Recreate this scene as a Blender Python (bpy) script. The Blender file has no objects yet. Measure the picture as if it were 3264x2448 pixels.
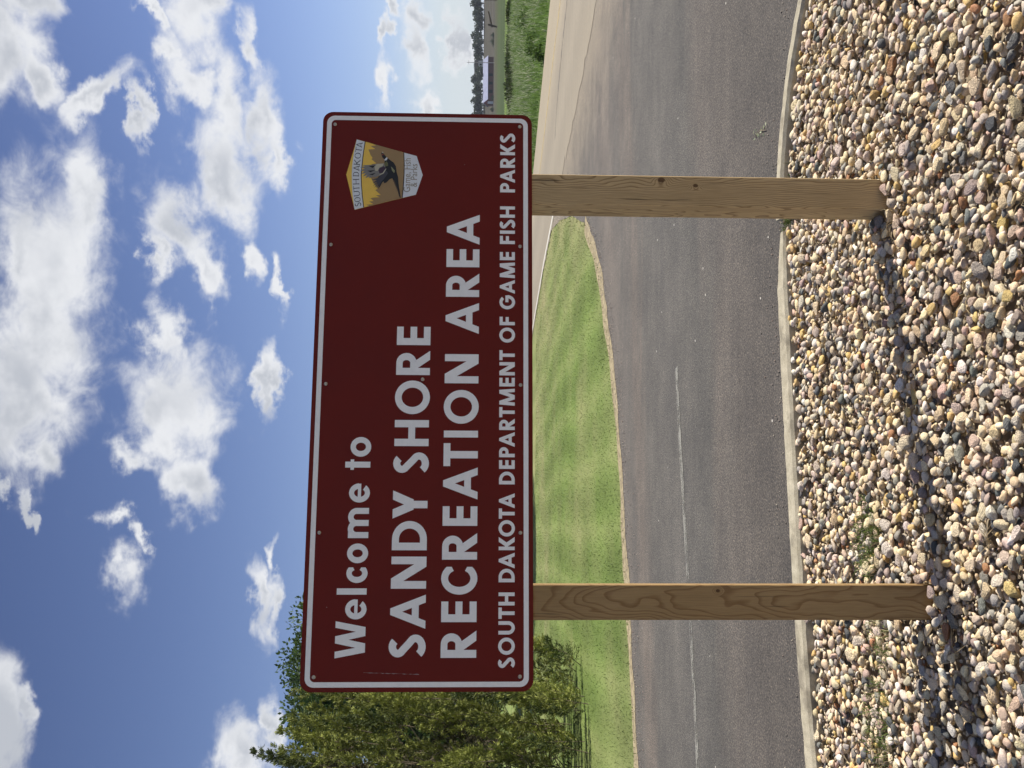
import bpy, math, random
import numpy as np
from mathutils import Vector, Matrix
from mathutils.geometry import tessellate_polygon

random.seed(7)
rng = np.random.default_rng(11)
scene = bpy.context.scene
coll = scene.collection
R = math.radians

# ------------------------------------------------------------------ camera
# a tablet held upright: the picture file lies on its side, so the camera is rolled a quarter turn
CAM_H = 1.76
pitch, roll = R(-1.8765), R(0.4227)
fw = Vector((0, math.cos(pitch), math.sin(pitch)))
r0 = Vector((1, 0, 0))
u0 = r0.cross(fw)
rt = r0 * math.cos(roll) + u0 * math.sin(roll)
up = -r0 * math.sin(roll) + u0 * math.cos(roll)
cam_data = bpy.data.cameras.new("camera")
cam = bpy.data.objects.new("camera", cam_data)
coll.objects.link(cam)
m = Matrix.Identity(4)
for i in range(3):
    m[i][0] = -up[i]
    m[i][1] = rt[i]
    m[i][2] = -fw[i]
m[2][3] = CAM_H
cam.matrix_world = m
cam_data.sensor_width = 36.0
cam_data.lens = 36.0 * 2930.0 / 3264.0
cam_data.clip_start = 0.05
cam_data.clip_end = 12000
scene.camera = cam

# ------------------------------------------------------------------ light
SUN_AZ, SUN_EL = R(18.3), R(38.0)          # azimuth measured from +X towards +Y
sun_dir = Vector((math.cos(SUN_AZ) * math.cos(SUN_EL), math.sin(SUN_AZ) * math.cos(SUN_EL), math.sin(SUN_EL)))
sd = bpy.data.lights.new("sun", 'SUN')
sd.energy = 5.0
sd.angle = R(0.53)
sd.color = (1.0, 0.94, 0.84)
sun = bpy.data.objects.new("sun", sd)
coll.objects.link(sun)
sun.rotation_euler = (-sun_dir).to_track_quat('-Z', 'Y').to_euler()

vs = scene.view_settings
vs.view_transform = 'Standard'
vs.look = 'None'
vs.gamma = 1.0
vs.use_curve_mapping = False
vs.exposure = 0.65

scene.render.engine = 'CYCLES'
scene.cycles.use_denoising = True
scene.cycles.use_adaptive_sampling = True
scene.cycles.adaptive_threshold = 0.02
scene.cycles.max_bounces = 6
scene.cycles.diffuse_bounces = 4
scene.cycles.transparent_max_bounces = 6

# ------------------------------------------------------------------ node helper
class NT:
    def __init__(s, tree):
        s.t = tree
        s.n = tree.nodes
    def node(s, typ, **kw):
        nd = s.n.new(typ)
        for k, v in kw.items():
            setattr(nd, k, v)
        return nd
    def put(s, sock, v):
        if v is None:
            return
        if isinstance(v, bpy.types.NodeSocket):
            s.t.links.new(v, sock)
        else:
            sock.default_value = v
    def math(s, op, a, b=None, c=None, clamp=False):
        nd = s.node('ShaderNodeMath', operation=op, use_clamp=clamp)
        for i, v in enumerate((a, b, c)):
            if v is not None:
                s.put(nd.inputs[i], v)
        return nd.outputs[0]
    def vmath(s, op, a, b=None):
        nd = s.node('ShaderNodeVectorMath', operation=op)
        s.put(nd.inputs[0], a)
        if b is not None:
            if op == 'SCALE':
                s.put(nd.inputs['Scale'], b)
            else:
                s.put(nd.inputs[1], b)
        return nd.outputs['Value'] if op in ('LENGTH', 'DOT_PRODUCT') else nd.outputs[0]
    def noise(s, vec, scale, detail=4, rough=0.5, dist=0.0, color=False, dims='3D'):
        nd = s.node('ShaderNodeTexNoise', noise_dimensions=dims)
        s.put(nd.inputs['Vector'], vec)
        nd.inputs['Scale'].default_value = scale
        nd.inputs['Detail'].default_value = detail
        nd.inputs['Roughness'].default_value = rough
        nd.inputs['Distortion'].default_value = dist
        return nd.outputs['Color'] if color else nd.outputs['Fac']
    def ramp(s, fac, stops, interp='LINEAR'):
        nd = s.node('ShaderNodeValToRGB')
        nd.color_ramp.interpolation = interp
        el = nd.color_ramp.elements
        while len(el) < len(stops):
            el.new(0.5)
        for e, (p, c) in zip(el, stops):
            e.position = p
            e.color = tuple(c) + ((1,) if len(c) == 3 else ())
        s.put(nd.inputs[0], fac)
        return nd.outputs[0]
    def maprange(s, v, a, b, c=0.0, d=1.0, smooth=False):
        nd = s.node('ShaderNodeMapRange')
        nd.interpolation_type = 'SMOOTHSTEP' if smooth else 'LINEAR'
        s.put(nd.inputs[0], v)
        for i, q in enumerate((a, b, c, d)):
            s.put(nd.inputs[i + 1], q)
        return nd.outputs[0]
    def mix(s, fac, a, b, blend='MIX'):
        nd = s.node('ShaderNodeMix', data_type='RGBA', blend_type=blend)
        s.put(nd.inputs[0], fac)
        for sock, v in ((nd.inputs[6], a), (nd.inputs[7], b)):
            if isinstance(v, (tuple, list)) and len(v) == 3:
                v = tuple(v) + (1,)
            s.put(sock, v)
        return nd.outputs[2]
    def mapping(s, vec, loc=(0, 0, 0), rot=(0, 0, 0), scale=(1, 1, 1), typ='POINT'):
        nd = s.node('ShaderNodeMapping', vector_type=typ)
        s.put(nd.inputs['Vector'], vec)
        nd.inputs['Location'].default_value = loc
        nd.inputs['Rotation'].default_value = rot
        nd.inputs['Scale'].default_value = scale
        return nd.outputs[0]
    def sep(s, vec):
        nd = s.node('ShaderNodeSeparateXYZ')
        s.put(nd.inputs[0], vec)
        return nd.outputs
    def comb(s, x, y, z):
        nd = s.node('ShaderNodeCombineXYZ')
        for i, v in enumerate((x, y, z)):
            s.put(nd.inputs[i], v)
        return nd.outputs[0]
    def bump(s, height, strength=0.3, dist=0.01):
        nd = s.node('ShaderNodeBump')
        nd.inputs['Strength'].default_value = strength
        nd.inputs['Distance'].default_value = dist
        s.put(nd.inputs['Height'], height)
        return nd.outputs[0]

def new_mat(name, rough=0.8, spec=0.3):
    mat = bpy.data.materials.new(name)
    mat.use_nodes = True
    T = NT(mat.node_tree)
    b = T.n['Principled BSDF']
    b.inputs['Roughness'].default_value = rough
    b.inputs['Specular IOR Level'].default_value = spec
    return mat, T, b
def objco(T):
    return T.node('ShaderNodeTexCoord').outputs['Object']
def wpos(T):
    return T.node('ShaderNodeNewGeometry').outputs['Position']

# ------------------------------------------------------------------ sky: Nishita air with fair-weather cumulus
world = bpy.data.worlds.new("World")
scene.world = world
world.use_nodes = True
W = NT(world.node_tree)
W.n.clear()
d = W.node('ShaderNodeTexCoord').outputs['Generated']
d = W.vmath('NORMALIZE', d)
sky = W.node('ShaderNodeTexSky', sky_type='NISHITA')
sky.sun_disc = False
sky.sun_elevation = SUN_EL
sky.sun_rotation = math.pi / 2 - SUN_AZ
sky.altitude = 400
sky.air_density = 1.0
sky.dust_density = 0.3
sky.ozone_density = 1.6
dx, dy, dz = W.sep(d)
dyc = W.math('MAXIMUM', dy, 0.12)
A = W.math('DIVIDE', dx, dyc)
B = W.math('DIVIDE', dz, dyc)
P2 = W.comb(A, B, 0.0)
# warp so that the banks get ragged edges
dn = W.mapping(d, scale=(1, 1, 1.35))
wn = W.vmath('SUBTRACT', W.noise(dn, 7.0, 3, 0.55, color=True), (0.5, 0.5, 0.5))
wn2 = W.vmath('SUBTRACT', W.noise(dn, 30.0, 5, 0.6, color=True), (0.5, 0.5, 0.5))
P2 = W.vmath('ADD', P2, W.vmath('ADD', W.vmath('SCALE', wn, 0.085), W.vmath('SCALE', wn2, 0.055)))
# each bank: centre (right, up), half long axis vector, half width -- tangents of the view angles from the spot
BANKS = [
    (0.0904, 0.4663, -0.1489, 0.0000, 0.0618),
    (-0.0003, 0.4940, -0.0822, 0.0000, 0.0497),
    (0.2012, 0.4361, -0.0616, 0.0154, 0.0325),
    (-0.0657, 0.4763, -0.0257, 0.0103, 0.0236),
    (0.1357, 0.4940, -0.0616, 0.0000, 0.0209),
    (0.3774, 0.5141, -0.0719, 0.0000, 0.0445),
    (0.3220, 0.4738, -0.0308, -0.0231, 0.0199),
    (0.3019, 0.4209, 0.0308, -0.0308, 0.0136),
    (0.4126, 0.4940, -0.0308, 0.0000, 0.0314),
    (0.3774, 0.3202, -0.0616, 0.0000, 0.0393),
    (0.3145, 0.3303, -0.0205, 0.0154, 0.0367),
    (0.3019, 0.2875, -0.0770, -0.0077, 0.0304),
    (0.2163, 0.2800, -0.0642, -0.0282, 0.0325),
    (0.1307, 0.2497, -0.0334, -0.0128, 0.0136),
    (0.4076, 0.2951, -0.0257, 0.0000, 0.0314),
    (0.3573, 0.2497, -0.0411, -0.0026, 0.0136),
    (0.2868, 0.2362, -0.0616, -0.0077, 0.0272),
    (0.2440, 0.2231, -0.0257, 0.0021, 0.0136),
    (0.2918, 0.3741, -0.0334, -0.0092, 0.0089),
    (0.3975, 0.3691, -0.0072, -0.0154, 0.0073),
    (0.3472, 0.3505, -0.0231, -0.0062, 0.0126),
    (0.3875, 0.3580, -0.0103, -0.0103, 0.0084),
    (0.1659, 0.3369, -0.0565, -0.0231, 0.0288),
    (0.1105, 0.3102, -0.0308, -0.0231, 0.0189),
    (0.1357, 0.3555, -0.0360, -0.0051, 0.0131),
    (0.0551, 0.3479, -0.0385, -0.0154, 0.0220),
    (-0.0254, 0.3268, -0.0719, -0.0062, 0.0513),
    (-0.0808, 0.3731, -0.0128, -0.0257, 0.0189),
    (-0.1161, 0.3077, -0.0385, -0.0144, 0.0288),
    (-0.0707, 0.3429, -0.0308, -0.0154, 0.0314),
    (-0.1538, 0.3872, -0.0051, -0.0175, 0.0136),
    (-0.2117, 0.3781, -0.0360, -0.0062, 0.0241),
    (-0.1715, 0.3605, -0.0154, -0.0062, 0.0094),
    (-0.0003, 0.2246, -0.0411, 0.0000, 0.0115),
    (0.1030, 0.2095, -0.0385, 0.0000, 0.0079),
    (0.1281, 0.2130, -0.0154, 0.0000, 0.0073),
    (-0.2319, 0.2311, -0.0437, -0.0051, 0.0126),
    (-0.1966, 0.2160, -0.0257, 0.0000, 0.0073),
    (-0.2470, 0.2160, -0.0308, 0.0000, 0.0105),
    (-0.3527, 0.5101, -0.0616, -0.0062, 0.0325),
    (-0.3376, 0.4814, -0.0205, -0.0103, 0.0115),
    (-0.4081, 0.5141, -0.0308, 0.0000, 0.0209),
    (-0.3955, 0.2598, -0.0437, -0.0123, 0.0293),
    (-0.3754, 0.2221, -0.0282, 0.0000, 0.0115),
    (0.3296, 0.1073, -0.0318, -0.0021, 0.0115),
    (0.3824, 0.1062, -0.0154, 0.0041, 0.0073),
    (0.3648, 0.0745, -0.0411, -0.0031, 0.0136),
    (0.4076, 0.0685, -0.0205, -0.0021, 0.0126),
    (0.3044, 0.0634, -0.0154, -0.0051, 0.0105),
    (0.4126, 0.0952, -0.0113, 0.0000, 0.0073),
    (0.3724, 0.0383, -0.0360, 0.0000, 0.0073),
    (-0.1287, 0.4839, -0.0180, -0.0072, 0.0063),
    (-0.1060, 0.5181, -0.0205, 0.0000, 0.0094),
]
fld = None
for (ca, cb, la, lb, sh) in BANKS:
    ln = math.hypot(la, lb)
    q = W.mapping(P2, loc=(ca, cb, 0), rot=(0, 0, math.atan2(lb, la)), scale=(ln, sh, 1), typ='TEXTURE')
    v = W.math('SUBTRACT', 1.0, W.vmath('LENGTH', q))
    fld = v if fld is None else W.math('SMOOTH_MAX', fld, v, 0.30)
# elsewhere round the sky: the same kind of broken cumulus from noise
gen = W.noise(W.mapping(d, scale=(1, 1, 2.2)), 3.1, 3, 0.5)
gen = W.maprange(gen, 0.46, 0.66, -0.55, 0.55)
inx = W.maprange(W.math('ABSOLUTE', A), 0.46, 0.62, 1.0, 0.0, True)
iny = W.maprange(B, 0.56, 0.72, 1.0, 0.0, True)
ind = W.maprange(dy, 0.15, 0.35, 0.0, 1.0, True)
inside = W.math('MULTIPLY', W.math('MULTIPLY', inx, iny), ind)
fld = W.math('ADD', W.math('MULTIPLY', fld, inside), W.math('MULTIPLY', gen, W.math('SUBTRACT', 1.0, inside)))
det = W.noise(dn, 20.0, 8, 0.60, 0.5)
det2 = W.noise(dn, 7.5, 5, 0.55)
dens = W.math('ADD', W.math('MAXIMUM', fld, -0.8), W.math('MULTIPLY', W.math('SUBTRACT', det, 0.5), 1.55))
dens = W.math('ADD', dens, W.math('MULTIPLY', W.math('SUBTRACT', det2, 0.5), 1.1))
alpha = W.math('POWER', W.maprange(dens, -0.36, 0.60, 0.0, 1.0, True), 1.30)
# a thin veil towards the horizon
veil = W.maprange(dz, 0.0, 0.115, 0.82, 0.0, True)
# thick middles and undersides are greyer
thick = W.maprange(W.math('ADD', W.math('MULTIPLY', fld, 0.7), W.math('MULTIPLY', W.math('SUBTRACT', det2, 0.5), 3.2)), 0.15, 1.0, 0.0, 1.0, True)
ccol = W.mix(thick, (6.4, 6.5, 6.7), (4.0, 4.2, 4.6))
skycol = W.mix(1.0, sky.outputs[0], (0.71, 0.675, 0.82), 'MULTIPLY')
skycol = W.mix(1.0, skycol, W.ramp(W.maprange(dz, 0.16, 0.50), [(0.0, (1, 1, 1)), (1.0, (0.74, 0.74, 0.78))]), 'MULTIPLY')
col = W.mix(veil, skycol, (4.9, 5.65, 6.2))
col = W.mix(W.math('MULTIPLY', alpha, 0.96), col, ccol)
bg = W.node('ShaderNodeBackground')
W.put(bg.inputs['Color'], col)
bg.inputs['Strength'].default_value = 0.085
world.cycles.sampling_method = 'MANUAL'
world.cycles.sample_map_resolution = 512
W.t.links.new(bg.outputs[0], W.node('ShaderNodeOutputWorld').inputs[0])

# ------------------------------------------------------------------ mesh helpers
def mesh_obj(name, verts, faces, mat=None, parent=None, smooth=False, kind=None, label=None, cat=None, group=None, mats=None, midx=None, col=None):
    me = bpy.data.meshes.new(name)
    verts = np.asarray(verts, dtype=np.float32).reshape(-1, 3)
    if isinstance(faces, np.ndarray):
        n, k = faces.shape
        me.vertices.add(len(verts))
        me.vertices.foreach_set("co", verts.ravel())
        me.loops.add(n * k)
        me.polygons.add(n)
        me.loops.foreach_set("vertex_index", faces.astype(np.int32).ravel())
        me.polygons.foreach_set("loop_start", np.arange(0, n * k, k, dtype=np.int32))
        me.polygons.foreach_set("loop_total", np.full(n, k, dtype=np.int32))
        me.update(calc_edges=True)
    else:
        me.from_pydata([tuple(map(float, v)) for v in verts], [], faces)
        me.update()
    if smooth:
        me.polygons.foreach_set("use_smooth", np.ones(len(me.polygons), dtype=bool))
    if mats:
        for q in mats:
            me.materials.append(q)
        if midx is not None:
            me.polygons.foreach_set("material_index", np.asarray(midx, dtype=np.int32))
    elif mat:
        me.materials.append(mat)
    if col is not None:      # one colour per vertex
        at = me.color_attributes.new("tint", 'FLOAT_COLOR', 'POINT')
        c4 = np.ones((len(verts), 4), dtype=np.float32)
        c4[:, :3] = col
        at.data.foreach_set("color", c4.ravel())
    ob = bpy.data.objects.new(name, me)
    coll.objects.link(ob)
    if parent:
        ob.parent = parent
    if kind:
        ob["kind"] = kind
    if label:
        ob["label"] = label
    if cat:
        ob["category"] = cat
    if group:
        ob["group"] = group
    return ob
def thing(name, label, cat, loc=(0, 0, 0), rz=0.0, group=None):
    o = bpy.data.objects.new(name, None)
    o.empty_display_size = 0.2
    coll.objects.link(o)
    o.location = loc
    o.rotation_euler = (0, 0, rz)
    o["label"] = label
    o["category"] = cat
    if group:
        o["group"] = group
    return o
class MB:
    """collects boxes, tubes and polygons for one mesh"""
    def __init__(s):
        s.v = []
        s.f = []
    def poly(s, pts):
        n = len(s.v)
        s.v += [tuple(p) for p in pts]
        s.f.append(tuple(range(n, n + len(pts))))
    def box(s, c, size, rz=0.0):
        n = len(s.v)
        cs, sn = math.cos(rz), math.sin(rz)
        for z in (-.5, .5):
            for x, y in ((-.5, -.5), (.5, -.5), (.5, .5), (-.5, .5)):
                X, Y = x * size[0], y * size[1]
                s.v.append((c[0] + X * cs - Y * sn, c[1] + X * sn + Y * cs, c[2] + z * size[2]))
        s.f += [tuple(n + i for i in f) for f in ((3, 2, 1, 0), (4, 5, 6, 7), (0, 1, 5, 4), (1, 2, 6, 5), (2, 3, 7, 6), (3, 0, 4, 7))]
    def tube(s, pts, rad, k=6):
        n = len(s.v)
        pts = [Vector(p) for p in pts]
        if not hasattr(rad, '__len__'):
            rad = [rad] * len(pts)
        for i, p in enumerate(pts):
            t = (pts[min(i + 1, len(pts) - 1)] - pts[max(i - 1, 0)]).normalized()
            a = t.orthogonal().normalized()
            b = t.cross(a)
            for j in range(k):
                an = 2 * math.pi * j / k
                s.v.append(tuple(p + (a * math.cos(an) + b * math.sin(an)) * rad[i]))
        for i in range(len(pts) - 1):
            for j in range(k):
                s.f.append((n + i * k + j, n + i * k + (j + 1) % k, n + (i + 1) * k + (j + 1) % k, n + (i + 1) * k + j))
        s.f.append(tuple(n + j for j in reversed(range(k))))
        s.f.append(tuple(n + (len(pts) - 1) * k + j for j in range(k)))
    def obj(s, name, mat, **kw):
        return mesh_obj(name, s.v, s.f, mat, **kw)

def ico(sub):
    t = (1 + 5 ** .5) / 2
    v = [(-1, t, 0), (1, t, 0), (-1, -t, 0), (1, -t, 0), (0, -1, t), (0, 1, t), (0, -1, -t), (0, 1, -t), (t, 0, -1), (t, 0, 1), (-t, 0, -1), (-t, 0, 1)]
    f = [(0, 11, 5), (0, 5, 1), (0, 1, 7), (0, 7, 10), (0, 10, 11), (1, 5, 9), (5, 11, 4), (11, 10, 2), (10, 7, 6), (7, 1, 8), (3, 9, 4), (3, 4, 2), (3, 2, 6), (3, 6, 8), (3, 8, 9), (4, 9, 5), (2, 4, 11), (6, 2, 10), (8, 6, 7), (9, 8, 1)]
    v = [tuple(np.array(p) / np.linalg.norm(p)) for p in v]
    for _ in range(sub):
        cache, nf = {}, []
        def mid(a, b):
            k = (min(a, b), max(a, b))
            if k not in cache:
                p = np.array(v[a]) + np.array(v[b])
                v.append(tuple(p / np.linalg.norm(p)))
                cache[k] = len(v) - 1
            return cache[k]
        for a, b, c in f:
            x, y, z = mid(a, b), mid(b, c), mid(c, a)
            nf += [(a, x, z), (b, y, x), (c, z, y), (x, y, z)]
        f = nf
    return np.array(v), np.array(f)

# ------------------------------------------------------------------ materials
def mat_tint(name, rough=0.85, spec=0.2, trans=0.0, speck=0.0, bump=0.0):
    """colour from the mesh attribute, with fine mottling"""
    mat, T, b = new_mat(name, rough, spec)
    a = T.node('ShaderNodeAttribute', attribute_name="tint").outputs['Color']
    if speck:
        n = T.noise(objco(T), 260, 4, 0.65)
        n2 = T.noise(objco(T), 60, 3, 0.6)
        a = T.mix(1.0, a, T.ramp(n, [(0.3, (1 - speck,) * 3), (0.7, (1 + speck * .55,) * 3)]), 'MULTIPLY')
        a = T.mix(1.0, a, T.ramp(n2, [(0.3, (.80, .79, .78)), (0.7, (1.13, 1.12, 1.10))]), 'MULTIPLY')
        T.put(b.inputs['Normal'], T.bump(T.math('ADD', n, T.math('MULTIPLY', n2, 1.5)), bump, 0.004))
    T.put(b.inputs['Base Color'], a)
    if trans:
        tr = T.node('ShaderNodeBsdfTranslucent')
        T.put(tr.inputs['Color'], a)
        mx = T.node('ShaderNodeMixShader')
        mx.inputs[0].default_value = trans
        out = T.n['Material Output']
        T.t.links.new(b.outputs[0], mx.inputs[1])
        T.t.links.new(tr.outputs[0], mx.inputs[2])
        T.t.links.new(mx.outputs[0], out.inputs[0])
    return mat
M_STONE = mat_tint("river_stone", 0.72, 0.3, speck=0.34, bump=0.5)
M_LEAF = mat_tint("leaf", 0.6, 0.25, trans=0.28)
M_GRASS = mat_tint("grass_blade", 0.65, 0.2, trans=0.3)

M_STONE_OBJ, T, b = new_mat("river_stone_single", 0.72, 0.3)
a = T.node('ShaderNodeObjectInfo').outputs['Color']
n = T.noise(objco(T), 5.5, 4, 0.65)
n2 = T.noise(objco(T), 1.4, 3, 0.6)
a = T.mix(1.0, a, T.ramp(n, [(0.3, (.66,) * 3), (0.7, (1.18,) * 3)]), 'MULTIPLY')
a = T.mix(1.0, a, T.ramp(n2, [(0.3, (.80, .79, .78)), (0.7, (1.13, 1.12, 1.10))]), 'MULTIPLY')
T.put(b.inputs['Base Color'], a)
T.put(b.inputs['Normal'], T.bump(T.math('ADD', n, T.math('MULTIPLY', n2, 1.5)), 0.5, 0.15))

def flat_mat(name, colr, rough=0.7, spec=0.3, var=0.12, scale=30):
    mat, T, b = new_mat(name, rough, spec)
    n = T.noise(objco(T), scale, 4, 0.6)
    T.put(b.inputs['Base Color'], T.mix(1.0, tuple(colr), T.ramp(n, [(0.3, (1 - var,) * 3), (0.7, (1 + var,) * 3)]), 'MULTIPLY'))
    return mat

# sign sheeting: satin film, dust and tiny chips
M_PANEL, T, b = new_mat("maroon_sheeting", 0.38, 0.16)
n = T.noise(objco(T), 3.0, 5, 0.6)
c = T.ramp(n, [(0.3, (0.130, 0.0106, 0.0064)), (0.7, (0.153, 0.0132, 0.0082))])
fine = T.noise(objco(T), 700, 2, 0.5)
c = T.mix(1.0, c, T.ramp(fine, [(0.3, (.86, .86, .86)), (0.7, (1.12, 1.12, 1.12))]), 'MULTIPLY')
vo = T.node('ShaderNodeTexVoronoi')
T.put(vo.inputs['Vector'], objco(T))
vo.inputs['Scale'].default_value = 9.0
chip = T.math('LESS_THAN', vo.outputs['Distance'], 0.022)
sel = T.math('GREATER_THAN', T.sep(vo.outputs['Color'])[0], 0.72)
c = T.mix(T.math('MULTIPLY', chip, sel), c, (0.5, 0.45, 0.42))
T.put(b.inputs['Base Color'], c)
T.put(b.inputs['Roughness'], T.maprange(n, 0.3, 0.7, 0.36, 0.5))
M_WHITE, T, b = new_mat("white_reflective_sheeting", 0.45, 0.5)
n = T.noise(objco(T), 45, 5, 0.6)
T.put(b.inputs['Base Color'], T.ramp(n, [(0.25, (0.84, 0.84, 0.81)), (0.7, (0.91, 0.91, 0.885))]))
M_ALU = flat_mat("sign_back_aluminium", (0.42, 0.42, 0.42), 0.45, 0.5)
M_SCREW, T, b = new_mat("screw_metal", 0.35, 0.5)
b.inputs['Metallic'].default_value = 0.85
T.put(b.inputs['Base Color'], T.ramp(T.noise(objco(T), 120, 3), [(0.3, (.42, .38, .30)), (0.7, (.62, .57, .47))]))

def wood_mat(name, cx, cy, tiltx, tilty, knots, seed, dens=120.0, lo=(0.30, 0.195, 0.085), hi=(0.385, 0.26, 0.122), dark=(0.19, 0.10, 0.038), amt=0.66):
    """treated pine: growth rings round a tilted pith, with knots"""
    mat, T, b = new_mat(name, 0.72, 0.22)
    p = objco(T)
    x, y, z = T.sep(p)
    wob = T.noise(T.mapping(p, loc=(seed, 0, 0), scale=(2.2, 2.2, 0.75)), 2.3, 3, 0.5, color=True)
    wx, wy, _ = T.sep(wob)
    X = T.math('ADD', T.math('SUBTRACT', x, cx), T.math('ADD', T.math('MULTIPLY', z, tiltx), T.math('MULTIPLY', T.math('SUBTRACT', wx, .5), 0.10)))
    Y = T.math('ADD', T.math('SUBTRACT', y, cy), T.math('ADD', T.math('MULTIPLY', z, tilty), T.math('MULTIPLY', T.math('SUBTRACT', wy, .5), 0.09)))
    r = T.math('SQRT', T.math('ADD', T.math('MULTIPLY', X, X), T.math('MULTIPLY', Y, Y)))
    kn = None
    for (kx, kz, kr) in knots:
        ddx = T.math('SUBTRACT', x, kx)
        ddz = T.math('MULTIPLY', T.math('SUBTRACT', z, kz), 0.75)
        dd = T.math('SQRT', T.math('ADD', T.math('MULTIPLY', ddx, ddx), T.math('MULTIPLY', ddz, ddz)))
        g = T.maprange(dd, 0.0, kr * 3.2, 1.0, 0.0, True)
        r = T.math('ADD', r, T.math('MULTIPLY', g, 0.020))
        h = T.maprange(dd, kr * 0.75, kr * 1.1, 1.0, 0.0, True)
        kn = h if kn is None else T.math('MAXIMUM', kn, h)
    ring = T.math('FRACT', T.math('MULTIPLY', r, dens))
    late = T.ramp(ring, [(0.0, (0, 0, 0)), (0.55, (.06, .06, .06)), (0.86, (1, 1, 1)), (0.93, (1, 1, 1)), (1.0, (0, 0, 0))])
    fib = T.noise(T.mapping(p, scale=(1, 1, 0.03)), 420, 4, 0.6)
    big = T.noise(T.mapping(p, loc=(seed, 3, 0), scale=(1, 1, 0.35)), 5, 3, 0.5)
    base = T.ramp(big, [(0.3, lo), (0.7, hi)])
    c = T.mix(T.math('MULTIPLY', late, amt), base, dark)
    c = T.mix(1.0, c, T.ramp(fib, [(0.3, (.84, .84, .83)), (0.7, (1.1, 1.1, 1.1))]), 'MULTIPLY')
    crk = T.noise(T.mapping(p, loc=(seed, 1, 2), scale=(1, 1, 0.022)), 75, 3, 0.5)
    c = T.mix(T.maprange(crk, 0.66, 0.70, 0.0, 0.75), c, (0.07, 0.045, 0.025))
    if kn is not None:
        c = T.mix(T.math('MULTIPLY', kn, 0.88), c, (0.085, 0.040, 0.018))
    T.put(b.inputs['Base Color'], c)
    T.put(b.inputs['Normal'], T.bump(T.math('ADD', fib, T.math('MULTIPLY', late, .6)), 0.25, 0.0015))
    return mat
M_WOOD_L = wood_mat("pine_post_left", 0.012, 0.050, 0.012, -0.040, [(0.045, 0.80, 0.007)], 3.1, 150.0)
M_WOOD_R = wood_mat("pine_post_right", 0.10, 0.02, 0.012, 0.010, [(0.050, 0.98, 0.013), (0.026, 0.83, 0.009)], 8.4, 170.0, (0.45, 0.325, 0.165), (0.55, 0.405, 0.215), (0.20, 0.125, 0.055), 0.74)

# asphalt: worn chip seal, lighter wheel paths and pinkish drift of sand running along the road
M_ASPH, T, b = new_mat("asphalt", 0.88, 0.25)
p = wpos(T)
px_, py_, pz_ = T.sep(p)
q = T.mapping(p, rot=(0, 0, R(-15)), scale=(0.16, 1.0, 1.0))
st1 = T.noise(q, 1.1, 5, 0.6, 0.6)
st2 = T.noise(q, 5.0, 5, 0.65)
# distance across the carriageway: loose brown chips by the kerb, worn grey lanes, sandy pink drift on the far side
tt = T.math('ADD', T.math('MULTIPLY', px_, -0.274), T.math('MULTIPLY', py_, 0.962))
tt = T.math('ADD', tt, T.math('MULTIPLY', T.math('SUBTRACT', st1, .5), 2.6))
c = T.ramp(T.maprange(tt, 4.0, 14.0), [(0.0, (.068, .063, .059)), (0.18, (.076, .070, .065)), (0.27, (.096, .088, .081)), (0.34, (.081, .079, .075)), (0.47, (.096, .093, .088)), (0.60, (.092, .089, .084)), (0.66, (.120, .107, .096)), (0.74, (.100, .095, .089)), (0.86, (.130, .117, .105)), (1.0, (.100, .094, .088))])
c = T.mix(1.0, c, T.ramp(st2, [(0.3, (.90, .90, .91)), (0.7, (1.10, 1.09, 1.07))]), 'MULTIPLY')
pat = T.noise(p, 1.3, 6, 0.7)
c = T.mix(1.0, c, T.ramp(pat, [(0.3, (.85, .86, .88)), (0.7, (1.30, 1.29, 1.27))]), 'MULTIPLY')
# pale dust carried off the highway
dh = T.math('ADD', T.math('MULTIPLY', T.math('SUBTRACT', px_, 6.05), 0.97), T.math('MULTIPLY', T.math('SUBTRACT', py_, 17.1), 0.24))
dust = T.math('MULTIPLY', T.maprange(T.math('ADD', dh, T.math('MULTIPLY', T.math('SUBTRACT', pat, .5), 3.5)), -2.9, 0.3, 0.0, 0.85, True), T.maprange(py_, 9, 13))
c = T.mix(dust, c, (.24, .21, .165))
agg = T.noise(p, 75, 2, 0.8)
agg2 = T.noise(p, 28, 4, 0.75)
c = T.mix(1.0, c, T.ramp(agg, [(0.33, (.36, .36, .38)), (0.52, (1, 1, 1)), (0.68, (2.3, 2.1, 1.9))]), 'MULTIPLY')
c = T.mix(1.0, c, T.ramp(agg2, [(0.3, (.74, .74, .74)), (0.7, (1.26, 1.25, 1.22))]), 'MULTIPLY')
vo = T.node('ShaderNodeTexVoronoi')
T.put(vo.inputs['Vector'], p)
vo.inputs['Scale'].default_value = 5.0
chip = T.math('MULTIPLY', T.math('LESS_THAN', vo.outputs['Distance'], 0.055), T.math('GREATER_THAN', T.sep(vo.outputs['Color'])[0], 0.80))
c = T.mix(chip, c, (0.55, 0.52, 0.46))
T.put(b.inputs['Base Color'], c)
T.put(b.inputs['Normal'], T.bump(T.math('ADD', agg, agg2), 0.35, 0.006))

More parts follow.
